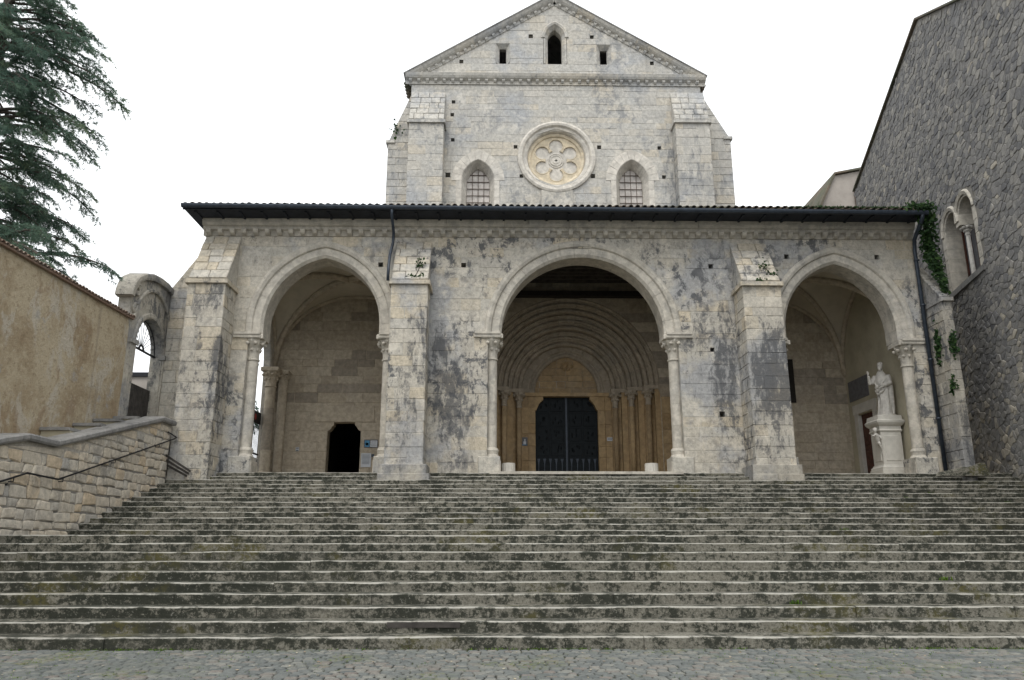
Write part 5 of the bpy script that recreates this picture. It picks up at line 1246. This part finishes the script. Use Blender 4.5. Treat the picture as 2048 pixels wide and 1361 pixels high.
ivy('ivy', 'dark ivy hanging over the corner where the portico eave ends', [((15.7, 26.9, 13.8), (.3, .08, .07), 200), ((16.05, 27.2, 13.5), (.16, .1, .2), 240), ((16.2, 27.6, 12.9), (.15, .12, .3), 300), ((16.22, 27.7, 12.4), (.14, .12, .28), 260), ((16.3, 27.6, 11.9), (.11, .12, .28), 220), ((16.36, 27.45, 11.35), (.10, .10, .28), 190), ((16.34, 27.25, 10.8), (.07, .08, .22), 110)], 2, .065)
ivy('ivy', 'small ivy clump on the side of the right corner buttress below its ledge', [((16.0, 27.6, 8.75), (.04, .12, .25), 120), ((16.0, 27.65, 8.3), (.04, .1, .2), 60)], 3, .06)
ivy('ivy', 'small ivy clump higher on the front of the right corner buttress', [((16.22, 26.97, 8.55), (.07, .03, .2), 110)], 4, .06)
ivy('ivy', 'thin ivy tuft low on the right corner buttress', [((16.03, 27.0, 7.1), (.06, .03, .12), 50), ((16.02, 27.1, 6.85), (.05, .03, .1), 30)], 5, .05)
ivy('moss_growth', 'low green growth running along the tiles at the ivy end of the eave', [((15.0 - .55 * i, 26.98, 13.80), (.3, .05, .015), 50) for i in range(8)], 6, .03)
ivy('wall_weed', 'green weed rooted in the sloped top of the buttress beside the small dark doorway', [((-2.95, 27.35, 11.55), (.09, .04, .14), 40), ((-3.1, 27.1, 11.0), (.16, .03, .07), 40)], 7, .045)
ivy('wall_weed', 'green weed rooted in the sloped top of the blackened buttress', [((9.75, 27.35, 11.6), (.09, .04, .14), 30), ((10.0, 27.2, 11.2), (.10, .03, .06), 35), ((9.5, 27.05, 10.9), (.1, .03, .05), 25)], 8, .045)
ivy('wall_weed', 'small shrub on the ledge of the church left side buttress', [((-5.1, 34.5, 21.2), (.12, .05, .2), 40)], 9, .06)
# grass and weeds in joints: nobody could count it
gr = MB(); rg = random.Random(21)
def blade(p, h):
    a = rg.uniform(0, 6.3); v = Vector((math.cos(a), math.sin(a), 0)); w = Vector((-v.y, v.x, 0)) * h * .16
    p = Vector(p); gr.add([p - w, p + w, p + w * .7 + v * h * .25 + Vector((0, 0, h * .55)), p - w * .7 + v * h * .25 + Vector((0, 0, h * .55)), p + v * h * .7 + Vector((0, 0, h * .8))], [(0, 1, 2, 3), (3, 2, 4)], rg.random())
for _ in range(520):
    x = rg.uniform(-9, 11); 
    if math.sin(x * 2.1) + math.sin(x * .9 + 1) + rg.uniform(-1, 1) < .2: continue
    for k in range(5): blade((x + rg.gauss(0, .04), D1 - .02 - abs(rg.gauss(0, .02)), -.01), rg.uniform(.02, .05))
for _ in range(1500):
    x, y = rg.uniform(-9, 10), rg.uniform(9.0, D1)
    if math.sin(x * .45 + 4.2) + .5 * math.sin(y * 2 + x) + rg.uniform(-.9, .9) < .2 - (.7 if x > 1 else 0): continue
    for k in range(4): blade((x + rg.gauss(0, .03), y + rg.gauss(0, .02), -.008), rg.uniform(.012, .032))
for (k, x) in ((19, 13.9), (17, 15.6), (18, 12.8), (6, 8.6), (12, 9.3), (4, 5.2), (3, 9.8)):
    yy = DK(k); 
    for q in range(14): blade((x + rg.gauss(0, .06), yy - .02, (k - 1) * H_), rg.uniform(.05, .11))
o = gr.build('joint_weeds', 'grass'); tag(o, 'small green weeds growing in joints of the setts and lowest step', 'weeds', kind='stuff')
lf = MB()
for _ in range(260):
    x, y = rg.uniform(-9, 10), rg.uniform(9.2, D1 - .05); a = rg.uniform(0, 6.3); s = rg.uniform(.012, .03); u = Vector((math.cos(a), math.sin(a), rg.uniform(-.2, .2))) * s; w = Vector((-math.sin(a), math.cos(a), rg.uniform(-.2, .2))) * s * .6; c = Vector((x, y, .012))
    lf.add([c - u, c - w, c + u, c + w], [(0, 1, 2, 3)], rg.random())
kk = NT('fallen leaf'); lm = kk.done(kk.ramp(kk.attr(), [(0, (.30, .22, .12)), (.5, (.42, .38, .28)), (1, (.25, .14, .07))]), .8)
o = lf.build('fallen_leaves', lm); tag(o, 'scattered dry leaf scraps lying on the grey setts', 'leaves', kind='stuff')
